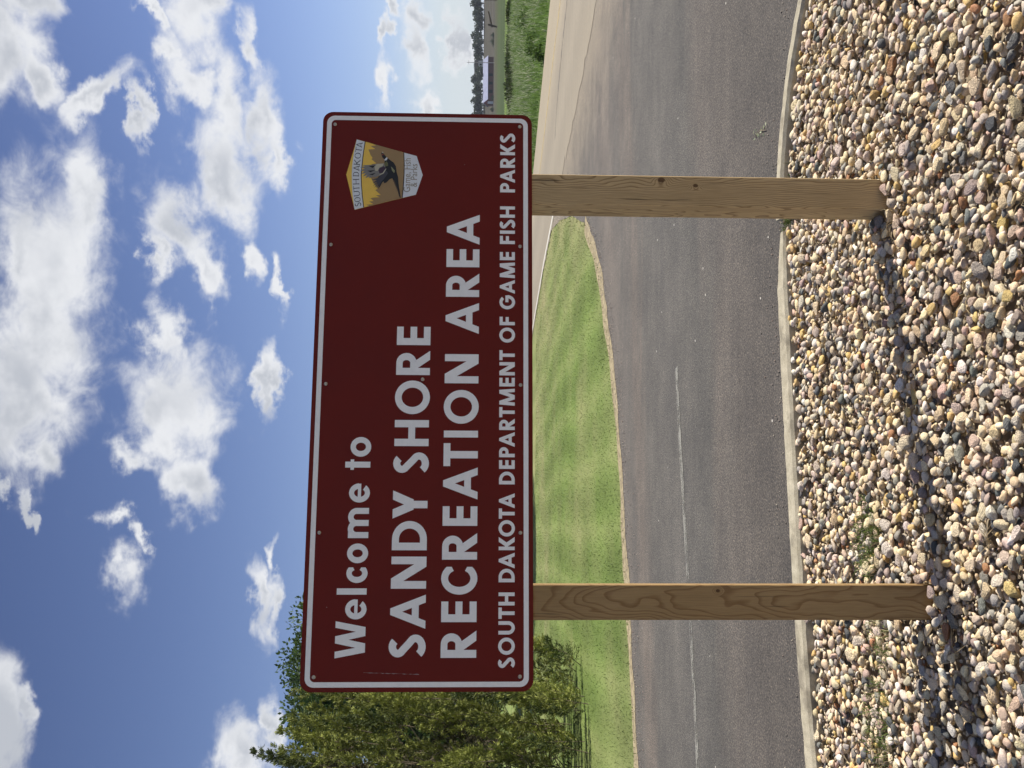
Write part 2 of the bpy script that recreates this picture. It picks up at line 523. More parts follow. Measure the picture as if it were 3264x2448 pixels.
# pale concrete highway with tyre-darkened streaks
M_CONC, T, b = new_mat("pale_concrete_road", 0.85, 0.25)
p = wpos(T)
q = T.mapping(p, rot=(0, 0, R(-106)), scale=(0.035, 1.0, 1.0))
st1 = T.noise(q, 2.1, 5, 0.62, 0.2)
st2 = T.noise(q, 9.0, 3, 0.6)
px_, py_, pz_ = T.sep(p)
dh = T.math('ADD', T.math('MULTIPLY', T.math('SUBTRACT', px_, 6.05), 0.97), T.math('MULTIPLY', T.math('SUBTRACT', py_, 17.1), 0.24))
dh = T.math('ADD', dh, T.math('MULTIPLY', T.math('SUBTRACT', st1, .5), 1.6))
c = T.ramp(T.maprange(dh, 0, 7.4), [(0.0, (.285, .247, .188)), (0.16, (.262, .228, .176)), (0.26, (.292, .254, .196)), (0.40, (.255, .222, .172)), (0.52, (.290, .250, .190)), (0.60, (.330, .283, .208)), (0.78, (.318, .272, .198)), (1.0, (.345, .295, .212))])
c = T.mix(1.0, c, T.ramp(st2, [(0.3, (.94, .94, .94)), (0.7, (1.05, 1.05, 1.04))]), 'MULTIPLY')
fn = T.noise(p, 40, 4, 0.7)
c = T.mix(1.0, c, T.ramp(fn, [(0.3, (.82, .82, .82)), (0.7, (1.16, 1.16, 1.15))]), 'MULTIPLY')
T.put(b.inputs['Base Color'], c)

M_KERB, T, b = new_mat("kerb_concrete", 0.9, 0.2)
p = wpos(T)
n1 = T.noise(p, 14, 5, 0.65)
n2 = T.noise(p, 160, 3, 0.7)
c = T.ramp(n1, [(0.3, (0.32, 0.285, 0.21)), (0.7, (0.48, 0.435, 0.335))])
c = T.mix(1.0, c, T.ramp(n2, [(0.3, (.78, .78, .78)), (0.7, (1.15, 1.15, 1.13))]), 'MULTIPLY')
n3 = T.noise(p, 3.2, 6, 0.72)
c = T.mix(T.maprange(n3, 0.50, 0.66, 0.0, 0.62, True), c, (0.15, 0.13, 0.10))
T.put(b.inputs['Base Color'], c)
T.put(b.inputs['Normal'], T.bump(T.math('ADD', n1, n2), 0.4, 0.004))

M_SAND = flat_mat("sandy_shoulder", (0.33, 0.275, 0.175), 0.95, 0.1, 0.42, 14)
M_BED = flat_mat("gravel_bed_soil", (0.26, 0.215, 0.155), 0.95, 0.1, 0.35, 60)

def worn_paint(name, colr, wear):
    mat, T, b = new_mat(name, 0.8, 0.25)
    p = wpos(T)
    n = T.noise(T.mapping(p, rot=(0, 0, R(-15)), scale=(0.5, 1, 1)), 7, 6, 0.72)
    n2 = T.noise(p, 75, 3, 0.7)
    T.put(b.inputs['Base Color'], T.mix(1.0, tuple(colr), T.ramp(n2, [(0.3, (.8, .8, .8)), (0.7, (1.1, 1.1, 1.1))]), 'MULTIPLY'))
    tr = T.node('ShaderNodeBsdfTransparent')
    mx = T.node('ShaderNodeMixShader')
    f = T.maprange(T.math('ADD', n, T.math('MULTIPLY', T.math('SUBTRACT', n2, .5), .5)), wear - 0.12, wear + 0.12, 1.0, 0.0, True)
    T.put(mx.inputs[0], f)
    T.t.links.new(b.outputs[0], mx.inputs[1])
    T.t.links.new(tr.outputs[0], mx.inputs[2])
    T.t.links.new(mx.outputs[0], T.n['Material Output'].inputs[0])
    return mat
M_PAINT = worn_paint("worn_white_paint", (0.27, 0.265, 0.235), 0.50)
M_PAINT2 = worn_paint("white_edge_paint", (0.62, 0.60, 0.53), 0.30)
M_PAINT_Y = worn_paint("faded_yellow_paint", (0.50, 0.38, 0.17), 0.46)
M_SKID = worn_paint("tyre_rubber_mark", (0.20, 0.18, 0.155), 0.53)

# ground: mown lawn, rank meadow, hay strips and a dry pasture far off (its real ground cover changes with distance)
M_GROUND, T, b = new_mat("ground_cover", 0.95, 0.1)
p = wpos(T)
x, y, z = T.sep(p)
n1 = T.noise(p, 0.35, 5, 0.6)
n2 = T.noise(p, 2.2, 5, 0.65)
n3 = T.noise(p, 22, 4, 0.7)
lawn = T.ramp(T.math('ADD', T.math('MULTIPLY', n1, .55), T.math('MULTIPLY', n2, .45)), [(0.34, (0.155, 0.225, 0.060)), (0.5, (0.215, 0.272, 0.088)), (0.64, (0.335, 0.325, 0.150))])
mow = T.noise(T.mapping(p, rot=(0, 0, R(-35)), scale=(0.12, 1, 1)), 1.3, 3, 0.5)
lawn = T.mix(1.0, lawn, T.ramp(mow, [(0.35, (.82, .86, .82)), (0.65, (1.16, 1.12, 1.1))]), 'MULTIPLY')
lawn = T.mix(1.0, lawn, T.ramp(n3, [(0.3, (.62, .66, .60)), (0.7, (1.3, 1.28, 1.25))]), 'MULTIPLY')
yy = T.math('ADD', y, T.math('MULTIPLY', T.math('SUBTRACT', T.noise(p, 0.05, 3), .5), 14))
far = T.ramp(T.maprange(yy, 0, 500), [(0.0, (0.10, 0.14, 0.045)), (0.12, (0.10, 0.14, 0.045)), (0.135, (0.13, 0.19, 0.045)), (0.165, (0.13, 0.19, 0.045)), (0.175, (0.050, 0.075, 0.028)), (0.25, (0.055, 0.078, 0.030)), (0.29, (0.068, 0.070, 0.042)), (0.5, (0.058, 0.060, 0.038)), (0.8, (0.060, 0.054, 0.040)), (1.0, (0.058, 0.053, 0.040))])
far = T.mix(1.0, far, T.ramp(T.noise(T.mapping(p, scale=(.15, 1, 1)), 0.12, 4, .6), [(0.3, (.78, .8, .78)), (0.7, (1.2, 1.18, 1.15))]), 'MULTIPLY')
# the meadow lies beyond the highway
dist_road = T.math('ADD', T.math('MULTIPLY', x, 0.95), T.math('MULTIPLY', T.math('SUBTRACT', y, 26.0), 0.30))
fm = T.math('MAXIMUM', T.maprange(dist_road, 8.6, 9.2), T.maprange(y, 60, 90))
T.put(b.inputs['Base Color'], T.mix(fm, lawn, far))
T.put(b.inputs['Normal'], T.bump(n3, 0.5, 0.05))

M_BARK = flat_mat("bark", (0.115, 0.092, 0.068), 0.95, 0.1, 0.35, 14)
M_BARK_PALE = flat_mat("bleached_twigs", (0.20, 0.165, 0.12), 0.95, 0.1, 0.3, 20)

# ================================================================== SETTING
Z_ROAD = -0.12
def terrain(x, y):
    return np.interp(y, [-1e4, 150, 400, 432, 472, 700, 5000], [-0.13, -0.13, -2.5, -2.5, 2.0, 2.3, 3.0])
xs = np.concatenate([[-4000, -2000, -1000], np.linspace(-500, 500, 51), [1000, 2000, 4000]])
ys = np.concatenate([[-3000, -500, -100], np.arange(-20, 140, 20), np.arange(140, 720, 8), [800, 1200, 2000, 5000]])
gx, gy = np.meshgrid(xs, ys)
gv = np.stack([gx, gy, terrain(gx, gy)], -1).reshape(-1, 3)
nx, ny = len(xs), len(ys)
i, j = np.meshgrid(np.arange(nx - 1), np.arange(ny - 1))
k0 = (j * nx + i).ravel()
mesh_obj("ground", gv, np.stack([k0, k0 + 1, k0 + nx + 1, k0 + nx], -1), M_GROUND, kind="structure", smooth=True)

def sheet(name, pts, z, mat, kind="structure"):
    tris = tessellate_polygon([[Vector((p[0], p[1], 0)) for p in pts]])
    fs = []
    for t in tris:
        a, b_, c_ = (Vector((*pts[i], 0)) for i in t)
        fs.append(tuple(t) if (b_ - a).cross(c_ - a).z > 0 else tuple(reversed(t)))
    return mesh_obj(name, [(p[0], p[1], z) for p in pts], fs, mat, kind=kind)
S = (CAM_H - Z_ROAD) / CAM_H
def jag(line, amp, step=0.25, seed=1):
    """resample a polyline and roughen it a little"""
    rg = np.random.default_rng(seed)
    out = []
    for (x0, y0), (x1, y1) in zip(line[:-1], line[1:]):
        n_ = max(1, int(math.hypot(x1 - x0, y1 - y0) / step))
        for q in range(n_):
            t_ = q / n_
            out.append((x0 + (x1 - x0) * t_, y0 + (y1 - y0) * t_))
    out.append(line[-1])
    out = np.array(out)
    w_ = rg.normal(0, amp, len(out))
    w_ = np.convolve(w_, [.25, .5, .25], 'same')
    out[:, 1] += w_
    return [tuple(map(float, p_)) for p_ in out]
far_edge = [(-30, 3.2), (-14, 7.7), (-8, 9.25), (-4.22, 10.20), (-3.47, 10.55), (-2.57, 10.90), (-1.56, 11.40), (-0.7, 11.76), (0.19, 12.38), (1.0, 13.05), (1.6, 13.72), (2.22, 14.62), (2.79, 15.85), (3.35, 18.2), (3.75, 21.0), (3.95, 23.3)]
far_edge = [(x_ * S, y_ * S) for x_, y_ in far_edge]
edge_j = jag(far_edge, 0.05, 0.22, 4)
# the side road and its mouth at the highway
sheet("side_road", [(-31, -25), (16, -25), (16, 4), (9.6, 16), (6.5, 24.5)] + edge_j[::-1] + [(-31, 3.0)], Z_ROAD, M_ASPH)
def offset_line(line, dist):
    out = []
    for i_ in range(len(line)):
        a_, c_ = line[max(i_ - 1, 0)], line[min(i_ + 1, len(line) - 1)]
        tx, ty = c_[0] - a_[0], c_[1] - a_[1]
        l_ = math.hypot(tx, ty)
        out.append((line[i_][0] - ty / l_ * dist, line[i_][1] + tx / l_ * dist))
    return out
sh_out = offset_line(far_edge, 0.17)[:-3]
sh_in = offset_line(far_edge, -0.16)[:-3]
sheet("sandy_road_shoulder", jag(sh_in, 0.09, 0.2, 5) + jag(sh_out, 0.10, 0.2, 6)[::-1], Z_ROAD + 0.004, M_SAND)
near_h = [(11.0, -8), (8.2, 5), (6.9, 11), (6.05, 14.34), (5.62, 16.0), (5.05, 18.6), (4.60, 21.05), (4.07, 23.04), (3.33, 26.4), (2.16, 30.6), (-1.4, 43), (-11, 76), (-38, 160), (-70, 260)]
far_h = [(19.5, -8), (16.2, 5), (14.0, 13), (11.9, 20), (10.23, 24.7), (9.3, 27.4), (8.3, 30.2), (7.2, 33.2), (4.4, 43), (-4.6, 76), (-31, 160), (-63, 260)]
near_h = [(x_ * S, y_ * S) for x_, y_ in near_h]
far_h = [(x_ * S, y_ * S) for x_, y_ in far_h]
near_hj = [near_h[0]] + [(x_ + dx_, y_) for (x_, y_), dx_ in zip(jag(near_h[1:10], 0.0, 0.25, 8), np.random.default_rng(9).normal(0, .05, 2000))] + near_h[10:]
sheet("highway", near_hj + far_h[::-1], Z_ROAD + 0.0055, M_CONC)
def strip(name, line, w_, z, mat):
    a_ = offset_line(line, w_ / 2)
    c_ = offset_line(line, -w_ / 2)
    n_ = len(line)
    v_ = [(p_[0], p_[1], z) for p_ in c_] + [(p_[0], p_[1], z) for p_ in a_]
    return mesh_obj(name, v_, [(i_, i_ + 1, n_ + i_ + 1, n_ + i_) for i_ in range(n_ - 1)], mat, kind="structure")
dash = [(0.16, 8.26), (-0.52, 8.08), (-1.15, 7.88), (-1.74, 7.70), (-2.42, 7.50), (-3.08, 7.33), (-4.2, 7.0), (-6.5, 6.35)]
strip("lane_marking", [(x_ * S, y_ * S) for x_, y_ in dash], 0.115, Z_ROAD + 0.0045, M_PAINT)
strip("highway_edge_marking", [(p_[0] + 0.20, p_[1]) for p_ in near_h[7:]], 0.14, Z_ROAD + 0.0090, M_PAINT2)
mid = [(n_[0] * .28 + f_[0] * .72, n_[1] * .28 + f_[1] * .72) for n_, f_ in zip(near_h[2:10], [(15.4, 9.3), (14.3, 13.2), (13.3, 16.4), (12.2, 20), (11.3, 22.8), (10.5, 25.4), (9.5, 28.1), (8.2, 32)])]
strip("highway_centre_marking", mid, 0.13, Z_ROAD + 0.0090, M_PAINT_Y)
arc = []
for q in range(30):
    t_ = q / 29
    an = -1.2 + 2.5 * t_
    arc.append((7.0 + 2.2 * math.cos(an) - .24 * (5 * math.sin(an)), 19.3 + 5.0 * math.sin(an)))
strip("tyre_mark", arc, 0.20, Z_ROAD + 0.0090, M_SKID)

# ------------------------------------------------------------------ kerb (two pours that meet near the right-hand post)
kerb_line = [(-5.6, 2.6), (-4.6, 3.55), (-3.6, 4.25), (-2.75, 4.66), (-2.07, 4.91), (-1.71, 5.01), (-1.32, 5.10), (-0.84, 5.20), (-0.45, 5.27), (0.09, 5.37), (0.54, 5.44), (0.95, 5.52), (1.29, 5.49), (1.41, 5.475), (1.67, 5.405), (1.86, 5.335), (2.05, 5.23), (2.2, 5.13), (2.75, 4.66), (3.3, 3.95), (3.8, 3.0), (4.1, 1.9)]
kz = 0.035
kf = (CAM_H - kz) / CAM_H
kerb_line = [(x_ * kf, y_ * kf) for x_, y_ in kerb_line]
def smooth_line(line, n_):
    P_ = np.array(line)
    d_ = np.r_[0, np.cumsum(np.hypot(*np.diff(P_, axis=0).T))]
    t_ = np.linspace(0, d_[-1], n_)
    out = np.stack([np.interp(t_, d_, P_[:, 0]), np.interp(t_, d_, P_[:, 1])], -1)
    for _ in range(6):
        out[1:-1] = out[:-2] * .25 + out[1:-1] * .5 + out[2:] * .25
    return out
KL = smooth_line(kerb_line, 260)
JX = 0.92                                   # where the two pours meet
def sweep_kerb(line, w_, top, name, taper_start=False, taper_end=False):
    """profile: road face, eased arris, top, eased arris, bed face"""
    prof = [(0.0, -0.20), (0.0, top - 0.012), (0.012, top), (w_ - 0.016, top - 0.002), (w_, top - 0.018), (w_, -0.20)]
    off = np.array(offset_line([tuple(p_) for p_ in line], -1.0)) - line   # towards the bed
    v_, f_ = [], []
    n_ = len(line)
    rg = np.random.default_rng(3)
    for i_ in range(n_):
        e = 1.0
        s_ = 0.0
        if taper_end and n_ - 1 - i_ < 7:
            s_ = (7 - (n_ - 1 - i_)) / 7.0        # chamfered end on the road side
        for (o_, z_) in prof:
            oo = s_ * w_ * 0.62 + o_ * (1 - s_ * 0.62)
            zz = z_ + (rg.normal(0, 0.0012) if z_ > 0 else 0) - (0.010 * s_ if z_ > 0 else 0)
            v_.append((line[i_, 0] + off[i_, 0] * oo, line[i_, 1] + off[i_, 1] * oo, zz))
    k_ = len(prof)
    for i_ in range(n_ - 1):
        for q in range(k_ - 1):
            f_.append((i_ * k_ + q, (i_ + 1) * k_ + q, (i_ + 1) * k_ + q + 1, i_ * k_ + q + 1))
    f_.append(tuple(range(k_)))
    f_.append(tuple(reversed(range((n_ - 1) * k_, n_ * k_))))
    f_ = [tuple(reversed(t_)) for t_ in f_]
    return mesh_obj(name, v_, f_, M_KERB, kind="structure")
left_part = KL[KL[:, 0] < JX]
right_part = KL[KL[:, 0] > JX + 0.012]
sweep_kerb(left_part, 0.130, kz, "kerb", taper_end=True)
rp = np.array(offset_line([tuple(p_) for p_ in right_part], -0.03))
sweep_kerb(rp, 0.085, kz + 0.004, "kerb")

# loose grit that traffic has swept to the edges of the side road
gr = np.random.default_rng(55)
kk = gr.integers(20, len(KL) - 20, 2600)
ko = np.array(offset_line([tuple(p_) for p_ in KL], 1.0)) - KL
dd_ = .01 + np.abs(gr.normal(0, .30, 2600))
g1_ = KL[kk] + ko[kk] * dd_[:, None] + gr.normal(0, .03, (2600, 2))
fe_ = np.array(jag(far_edge[2:13], 0, .05, 3))
jj_ = gr.integers(0, len(fe_), 1800)
g2_ = fe_[jj_] + np.stack([gr.normal(0, .04, 1800), -np.abs(gr.normal(0, .35, 1800))], -1)
gp = np.concatenate([g1_, g2_])
gs = gr.uniform(.0025, .0075, len(gp)) * np.r_[np.ones(2600), np.full(1800, 1.5)]
OV = np.array([(1, 0, 0), (0, 1, 0), (-1, 0, 0), (0, -1, 0), (0, 0, .8), (0, 0, -.8)])
OF = np.array([(0, 1, 4), (1, 2, 4), (2, 3, 4), (3, 0, 4), (1, 0, 5), (2, 1, 5), (3, 2, 5), (0, 3, 5)])
gv_ = (OV[None] * gr.uniform(.7, 1.3, (len(gp), 6, 1))) * gs[:, None, None]
gv_ = gv_ + np.c_[gp, np.full(len(gp), Z_ROAD + .003)][:, None, :]
gc_ = np.array([(.30, .23, .19), (.22, .19, .17), (.42, .37, .30), (.14, .13, .12)])[gr.integers(0, 4, len(gp))]
mesh_obj("road_grit", gv_.reshape(-1, 3), (OF[None] + (np.arange(len(gp)) * 6)[:, None, None]).reshape(-1, 3), M_STONE, kind="stuff", label="loose grit swept along the edges of the side road", col=np.repeat(gc_, 6, 0))

# ------------------------------------------------------------------ gravel bed
BED_OUT = np.array(offset_line([tuple(p_) for p_ in KL], -0.10))
bed_poly = [tuple(map(float, p_)) for p_ in BED_OUT[::4]] + [(4.1, -1.5), (-5.6, -1.5)]
bed = sheet("gravel_bed", bed_poly, -0.112, M_BED)
def kerb_y(x_):
    return np.interp(x_, BED_OUT[:, 0], BED_OUT[:, 1])
def surf(x_, y_):
    """mean level of the bed: rises a little to the right, dips along the right-hand kerb"""
    g = -0.030 + 0.026 * np.clip(x_, -1.6, 1.6)
    dk = kerb_y(x_) - y_
    g = g - 0.035 * np.clip((x_ - 0.9) / 0.3, 0, 1) * np.clip(1 - dk / 0.14, 0, 1)
    g = g + np.clip(-0.006 - g, 0, 1) * np.clip(1 - dk / 0.75, 0, 1) * np.clip((0.9 - x_) / 0.3, 0, 1)
    return g
PALETTE = np.array([(.70, .575, .375), (.66, .555, .39), (.60, .475, .285), (.60, .43, .17), (.33, .31, .275), (.47, .405, .325), (.075, .082, .085), (.15, .157, .152), (.52, .39, .31), (.33, .255, .225), (.36, .18, .085), (.74, .69, .60), (.57, .51, .42), (.24, .222, .196)])
PALETTE = PALETTE * np.array([[1.03, 1.0, .985]]) * .96 + PALETTE.mean(1, keepdims=True) * .04
PW = np.array([22, 17, 11, 4.5, 8, 11, 4, 4.5, 8, 3.5, 1.6, 6.5, 11, 4.])
PW /= PW.sum()
IV, IF = ico(1)       # 42 verts, 80 tris
IV2, IF2 = ico(2)     # 162 verts, 320 tris
IV0, IF0 = ico(0)
def stone_shape(V, rg):
    """a water-worn pebble: an ellipsoid with soft lumps and a few ground-down flats"""
    V = V.copy()
    ph = rg.uniform(0, 6.28, 6)
    dirs = rg.normal(size=(6, 3)) * 1.5
    r_ = 1 + sum(0.055 * np.sin(V @ dirs[q] + ph[q]) for q in range(6))
    V = V * r_[:, None]
    for _ in range(rg.integers(4, 11)):
        n_ = rg.normal(size=3)
        n_ /= np.linalg.norm(n_)
        h_ = rg.uniform(0.42, 0.84)
        e_ = np.maximum(0, V @ n_ - h_)
        V -= e_[:, None] * n_ * 0.95
    V -= V.mean(0)
    return V / np.abs(V).max()
SHAPES = [stone_shape(IV, rng) for _ in range(48)]
SHAPES2 = [stone_shape(IV2, rng) for _ in range(26)]
def rand_rot(n_, flat):
    """random orientations, mostly lying flat"""
    az = rng.uniform(0, 2 * np.pi, n_)
    tl = rng.normal(0, flat, n_)
    td = rng.uniform(0, 2 * np.pi, n_)
    ca, sa = np.cos(az), np.sin(az)
    Rz = np.zeros((n_, 3, 3))
    Rz[:, 0, 0] = ca; Rz[:, 0, 1] = -sa; Rz[:, 1, 0] = sa; Rz[:, 1, 1] = ca; Rz[:, 2, 2] = 1
    kx, ky = np.cos(td), np.sin(td)
    c_, s_ = np.cos(tl), np.sin(tl)
    Rt = np.zeros((n_, 3, 3))
    Rt[:, 0, 0] = c_ + kx * kx * (1 - c_); Rt[:, 0, 1] = kx * ky * (1 - c_); Rt[:, 0, 2] = ky * s_
    Rt[:, 1, 0] = kx * ky * (1 - c_); Rt[:, 1, 1] = c_ + ky * ky * (1 - c_); Rt[:, 1, 2] = -kx * s_
    Rt[:, 2, 0] = -ky * s_; Rt[:, 2, 1] = kx * s_; Rt[:, 2, 2] = c_
    return Rt @ Rz
# candidate places: the part of the bed one can look at, denser; a sparser rim round it
def in_bed(x_, y_, m_=0.02):
    return y_ < kerb_y(x_) - m_
POSTS = []                                   # filled with the post footprints below
SIGN_YAW = R(10.4826)
SIGN_C = Vector((-0.01098, 3.83353, 2.00554))
st_ = Vector((math.cos(SIGN_YAW), math.sin(SIGN_YAW), 0))
sn_ = Vector((math.sin(SIGN_YAW), -math.cos(SIGN_YAW), 0))   # towards the reader
for s_ in (-0.877, 0.877):
    POSTS.append(SIGN_C + st_ * s_ - sn_ * 0.0755)
def clear_of_posts(x_, y_, r_):
    ok = np.ones(len(x_), bool)
    for P_ in POSTS:
        lx = (x_ - P_.x) * st_.x + (y_ - P_.y) * st_.y
        ly = (x_ - P_.x) * sn_.x + (y_ - P_.y) * sn_.y
        ok &= ~((np.abs(lx) < 0.070 + r_ * .55) & (np.abs(ly) < 0.070 + r_ * .55))
    return ok
N_CAND = 23500
cy_ = rng.uniform(2.15, 5.45, N_CAND * 2)
cx_ = rng.uniform(-2.85, 2.85, N_CAND * 2)
keep = (np.abs(cx_) < 0.45 * cy_ + 0.32) & in_bed(cx_, cy_, 0.012)
cx_, cy_ = cx_[keep], cy_[keep]
n_st = min(len(cx_), 17500)
cx_, cy_ = cx_[:n_st], cy_[:n_st]
a_ = np.clip(rng.lognormal(math.log(0.0215), 0.33, n_st), 0.010, 0.042)
order = np.argsort(a_ + rng.normal(0, 0.006, n_st))      # small ones tend to lie beneath
a_, cx_, cy_ = a_[order], cx_[order], cy_[order]
bx_ = a_ * rng.uniform(0.66, 0.98, n_st)
cz_ = a_ * rng.uniform(0.34, 0.64, n_st)
ok = clear_of_posts(cx_, cy_, a_)
a_, bx_, cz_, cx_, cy_ = a_[ok], bx_[ok], cz_[ok], cx_[ok], cy_[ok]
n_st = len(a_)
ROT = rand_rot(n_st, 0.24)
# let them settle one by one on a height map
G = 0.007
hx0, hy0 = -2.95, 2.05
HX, HY = int(5.9 / G), int(3.5 / G)
gxx = hx0 + (np.arange(HX) + .5) * G
gyy = hy0 + (np.arange(HY) + .5) * G
HM = np.empty((HX, HY))
for q in range(HX):
    HM[q] = surf(gxx[q], gyy) - 0.034
TOPLIM = 0.014
zc = np.zeros(n_st)
alive = np.ones(n_st, bool)
for q in range(n_st):
    r_ = (a_[q] + bx_[q]) * 0.5
    k_ = max(1, int(r_ / G))
    ii = int((cx_[q] - hx0) / G)
    jj = int((cy_[q] - hy0) / G)
    i0, i1, j0, j1 = max(ii - k_, 0), min(ii + k_ + 1, HX), max(jj - k_, 0), min(jj + k_ + 1, HY)
    if i1 <= i0 or j1 <= j0:
        alive[q] = False
        continue
    sub = HM[i0:i1, j0:j1]
    dd = ((gxx[i0:i1, None] - cx_[q]) ** 2 + (gyy[None, j0:j1] - cy_[q]) ** 2) / (r_ * r_)
    inn = dd < 1.0
    if not inn.any():
        alive[q] = False
        continue
    hgt = sub[inn]
    base_ = 0.45 * hgt.mean() + 0.55 * hgt.max()
    z_ = base_ + cz_[q] * 0.62
    lim = float(surf(cx_[q], cy_[q])) + TOPLIM
    if z_ + cz_[q] * .7 > lim + 0.014:
        alive[q] = False                      # the place is already full
        continue
    zc[q] = z_
    dome = z_ + cz_[q] * 0.92 * np.sqrt(np.clip(1 - dd, 0, 1))
    HM[i0:i1, j0:j1] = np.where(inn, np.maximum(sub, dome), sub)
idx = np.nonzero(alive)[0]
# fine pebbles washed into the hollows between them
fx = rng.uniform(-2.8, 2.8, 90000)
fy = rng.uniform(2.2, 5.4, 90000)
kp = (np.abs(fx) < 0.45 * fy + 0.30) & in_bed(fx, fy, 0.012) & clear_of_posts(fx, fy, np.full(len(fx), .012))
fx, fy = fx[kp], fy[kp]
fi = np.clip(((fx - hx0) / G).astype(int), 0, HX - 1)
fj = np.clip(((fy - hy0) / G).astype(int), 0, HY - 1)
low = HM[fi, fj] < surf(fx, fy) - 0.012
fx, fy, fi, fj = fx[low], fy[low], fi[low], fj[low]
FP = []
for q in range(len(fx)):
    if HM[fi[q], fj[q]] < float(surf(fx[q], fy[q])) - 0.010 and len(FP) < 7500:
        r_ = rng.uniform(.006, .0125)
        z_ = HM[fi[q], fj[q]] + r_ * .45
        FP.append((fx[q], fy[q], z_, r_))
        HM[max(fi[q] - 1, 0):fi[q] + 2, max(fj[q] - 1, 0):fj[q] + 2] = np.maximum(HM[max(fi[q] - 1, 0):fi[q] + 2, max(fj[q] - 1, 0):fj[q] + 2], z_ + r_ * .6)
FP = np.array(FP)
pc = rng.choice(len(PALETTE), n_st, p=PW)
COLS = PALETTE[pc] * rng.uniform(0.90, 1.18, (n_st, 1)) * rng.uniform(0.95, 1.05, (n_st, 3))
# those that show largest: big, near and on top
top_h = np.array([HM[min(max(int((cx_[q] - hx0) / G), 0), HX - 1), min(max(int((cy_[q] - hy0) / G), 0), HY - 1)] for q in idx])
exposed = (zc[idx] + cz_[idx] * 0.9 - top_h) > -0.004
inview = (np.abs(cx_[idx]) < 0.405 * cy_[idx]) & (cy_[idx] > 2.85)
score = np.where(exposed & inview, a_[idx] * bx_[idx] / cy_[idx] ** 1.5, 0)
big = idx[np.argsort(-score)[:300]]
bigset = set(big.tolist())
SH2_ME = []
for q, V in enumerate(SHAPES2):
    me = bpy.data.meshes.new("stone")
    me.from_pydata([tuple(map(float, v)) for v in V], [], [tuple(map(int, f)) for f in IF2])
    me.polygons.foreach_set("use_smooth", np.ones(len(me.polygons), dtype=bool))
    me.materials.append(M_STONE_OBJ)
    SH2_ME.append(me)
for q in big:
    o = bpy.data.objects.new("stone", SH2_ME[rng.integers(len(SH2_ME))])
    coll.objects.link(o)
    M4 = Matrix.Identity(4)
    for r_ in range(3):
        for c_ in range(3):
            M4[r_][c_] = float(ROT[q][r_, c_] * (a_[q], bx_[q], cz_[q])[c_])
    M4[0][3], M4[1][3], M4[2][3] = float(cx_[q]), float(cy_[q]), float(zc[q])
    o.parent = bed
    o.matrix_local = M4
    o.color = tuple(map(float, COLS[q])) + (1,)
rest = np.array([q for q in idx if q not in bigset])
sid = rng.integers(0, len(SHAPES), len(rest))
SA = np.array(SHAPES)[sid] * np.stack([a_[rest], bx_[rest], cz_[rest]], -1)[:, None, :]
SV = np.einsum('nij,nkj->nki', ROT[rest], SA) + np.stack([cx_[rest], cy_[rest], zc[rest]], -1)[:, None, :]
SF = (IF[None] + (np.arange(len(rest)) * len(IV))[:, None, None]).reshape(-1, 3)
tint = np.repeat(COLS[rest], len(IV), axis=0)
mesh_obj("gravel", SV.reshape(-1, 3), SF, M_STONE, parent=bed, smooth=True, kind="stuff", col=tint)
fn_ = len(FP)
SA = np.array([V[:12] for V in SHAPES])[rng.integers(0, 48, fn_)] * (FP[:, 3:4] * np.array([[1.15, .95, .75]]))[:, None, :]
SV = np.einsum('nij,nkj->nki', rand_rot(fn_, .5), SA) + FP[:, None, :3]
SF = (IF0[None] + (np.arange(fn_) * 12)[:, None, None]).reshape(-1, 3)
mesh_obj("fine_gravel", SV.reshape(-1, 3), SF, M_STONE, parent=bed, smooth=True, kind="stuff", col=np.repeat(PALETTE[rng.choice(len(PALETTE), fn_, p=PW)] * rng.uniform(.8, 1.1, (fn_, 1)), 12, axis=0))
# sparser, simpler pebbles on the part of the bed beyond the picture's edges
mx_ = rng.uniform(-5.2, 4.2, 9500)
my_ = rng.uniform(0.2, 5.3, 9500)
kp = in_bed(mx_, my_, 0.03) & ~((np.abs(mx_) < 0.45 * my_ + 0.30) & (my_ > 2.2))
mx_, my_ = mx_[kp], my_[kp]
nm = len(mx_)
ma = rng.uniform(0.016, 0.032, nm)
RM = rand_rot(nm, 0.4)
SA = np.array(SHAPES)[rng.integers(0, 48, nm)][:, :12] * np.stack([ma, ma * .85, ma * .65], -1)[:, None, :]
SV = np.einsum('nij,nkj->nki', RM, SA) + np.stack([mx_, my_, -0.075 + rng.uniform(0, .03, nm)], -1)[:, None, :]
SF = (IF0[None] + (np.arange(nm) * 12)[:, None, None]).reshape(-1, 3)
mesh_obj("gravel", SV.reshape(-1, 3), SF, M_STONE, parent=bed, smooth=True, kind="stuff", col=np.repeat(PALETTE[rng.choice(len(PALETTE), nm, p=PW)], 12, axis=0))

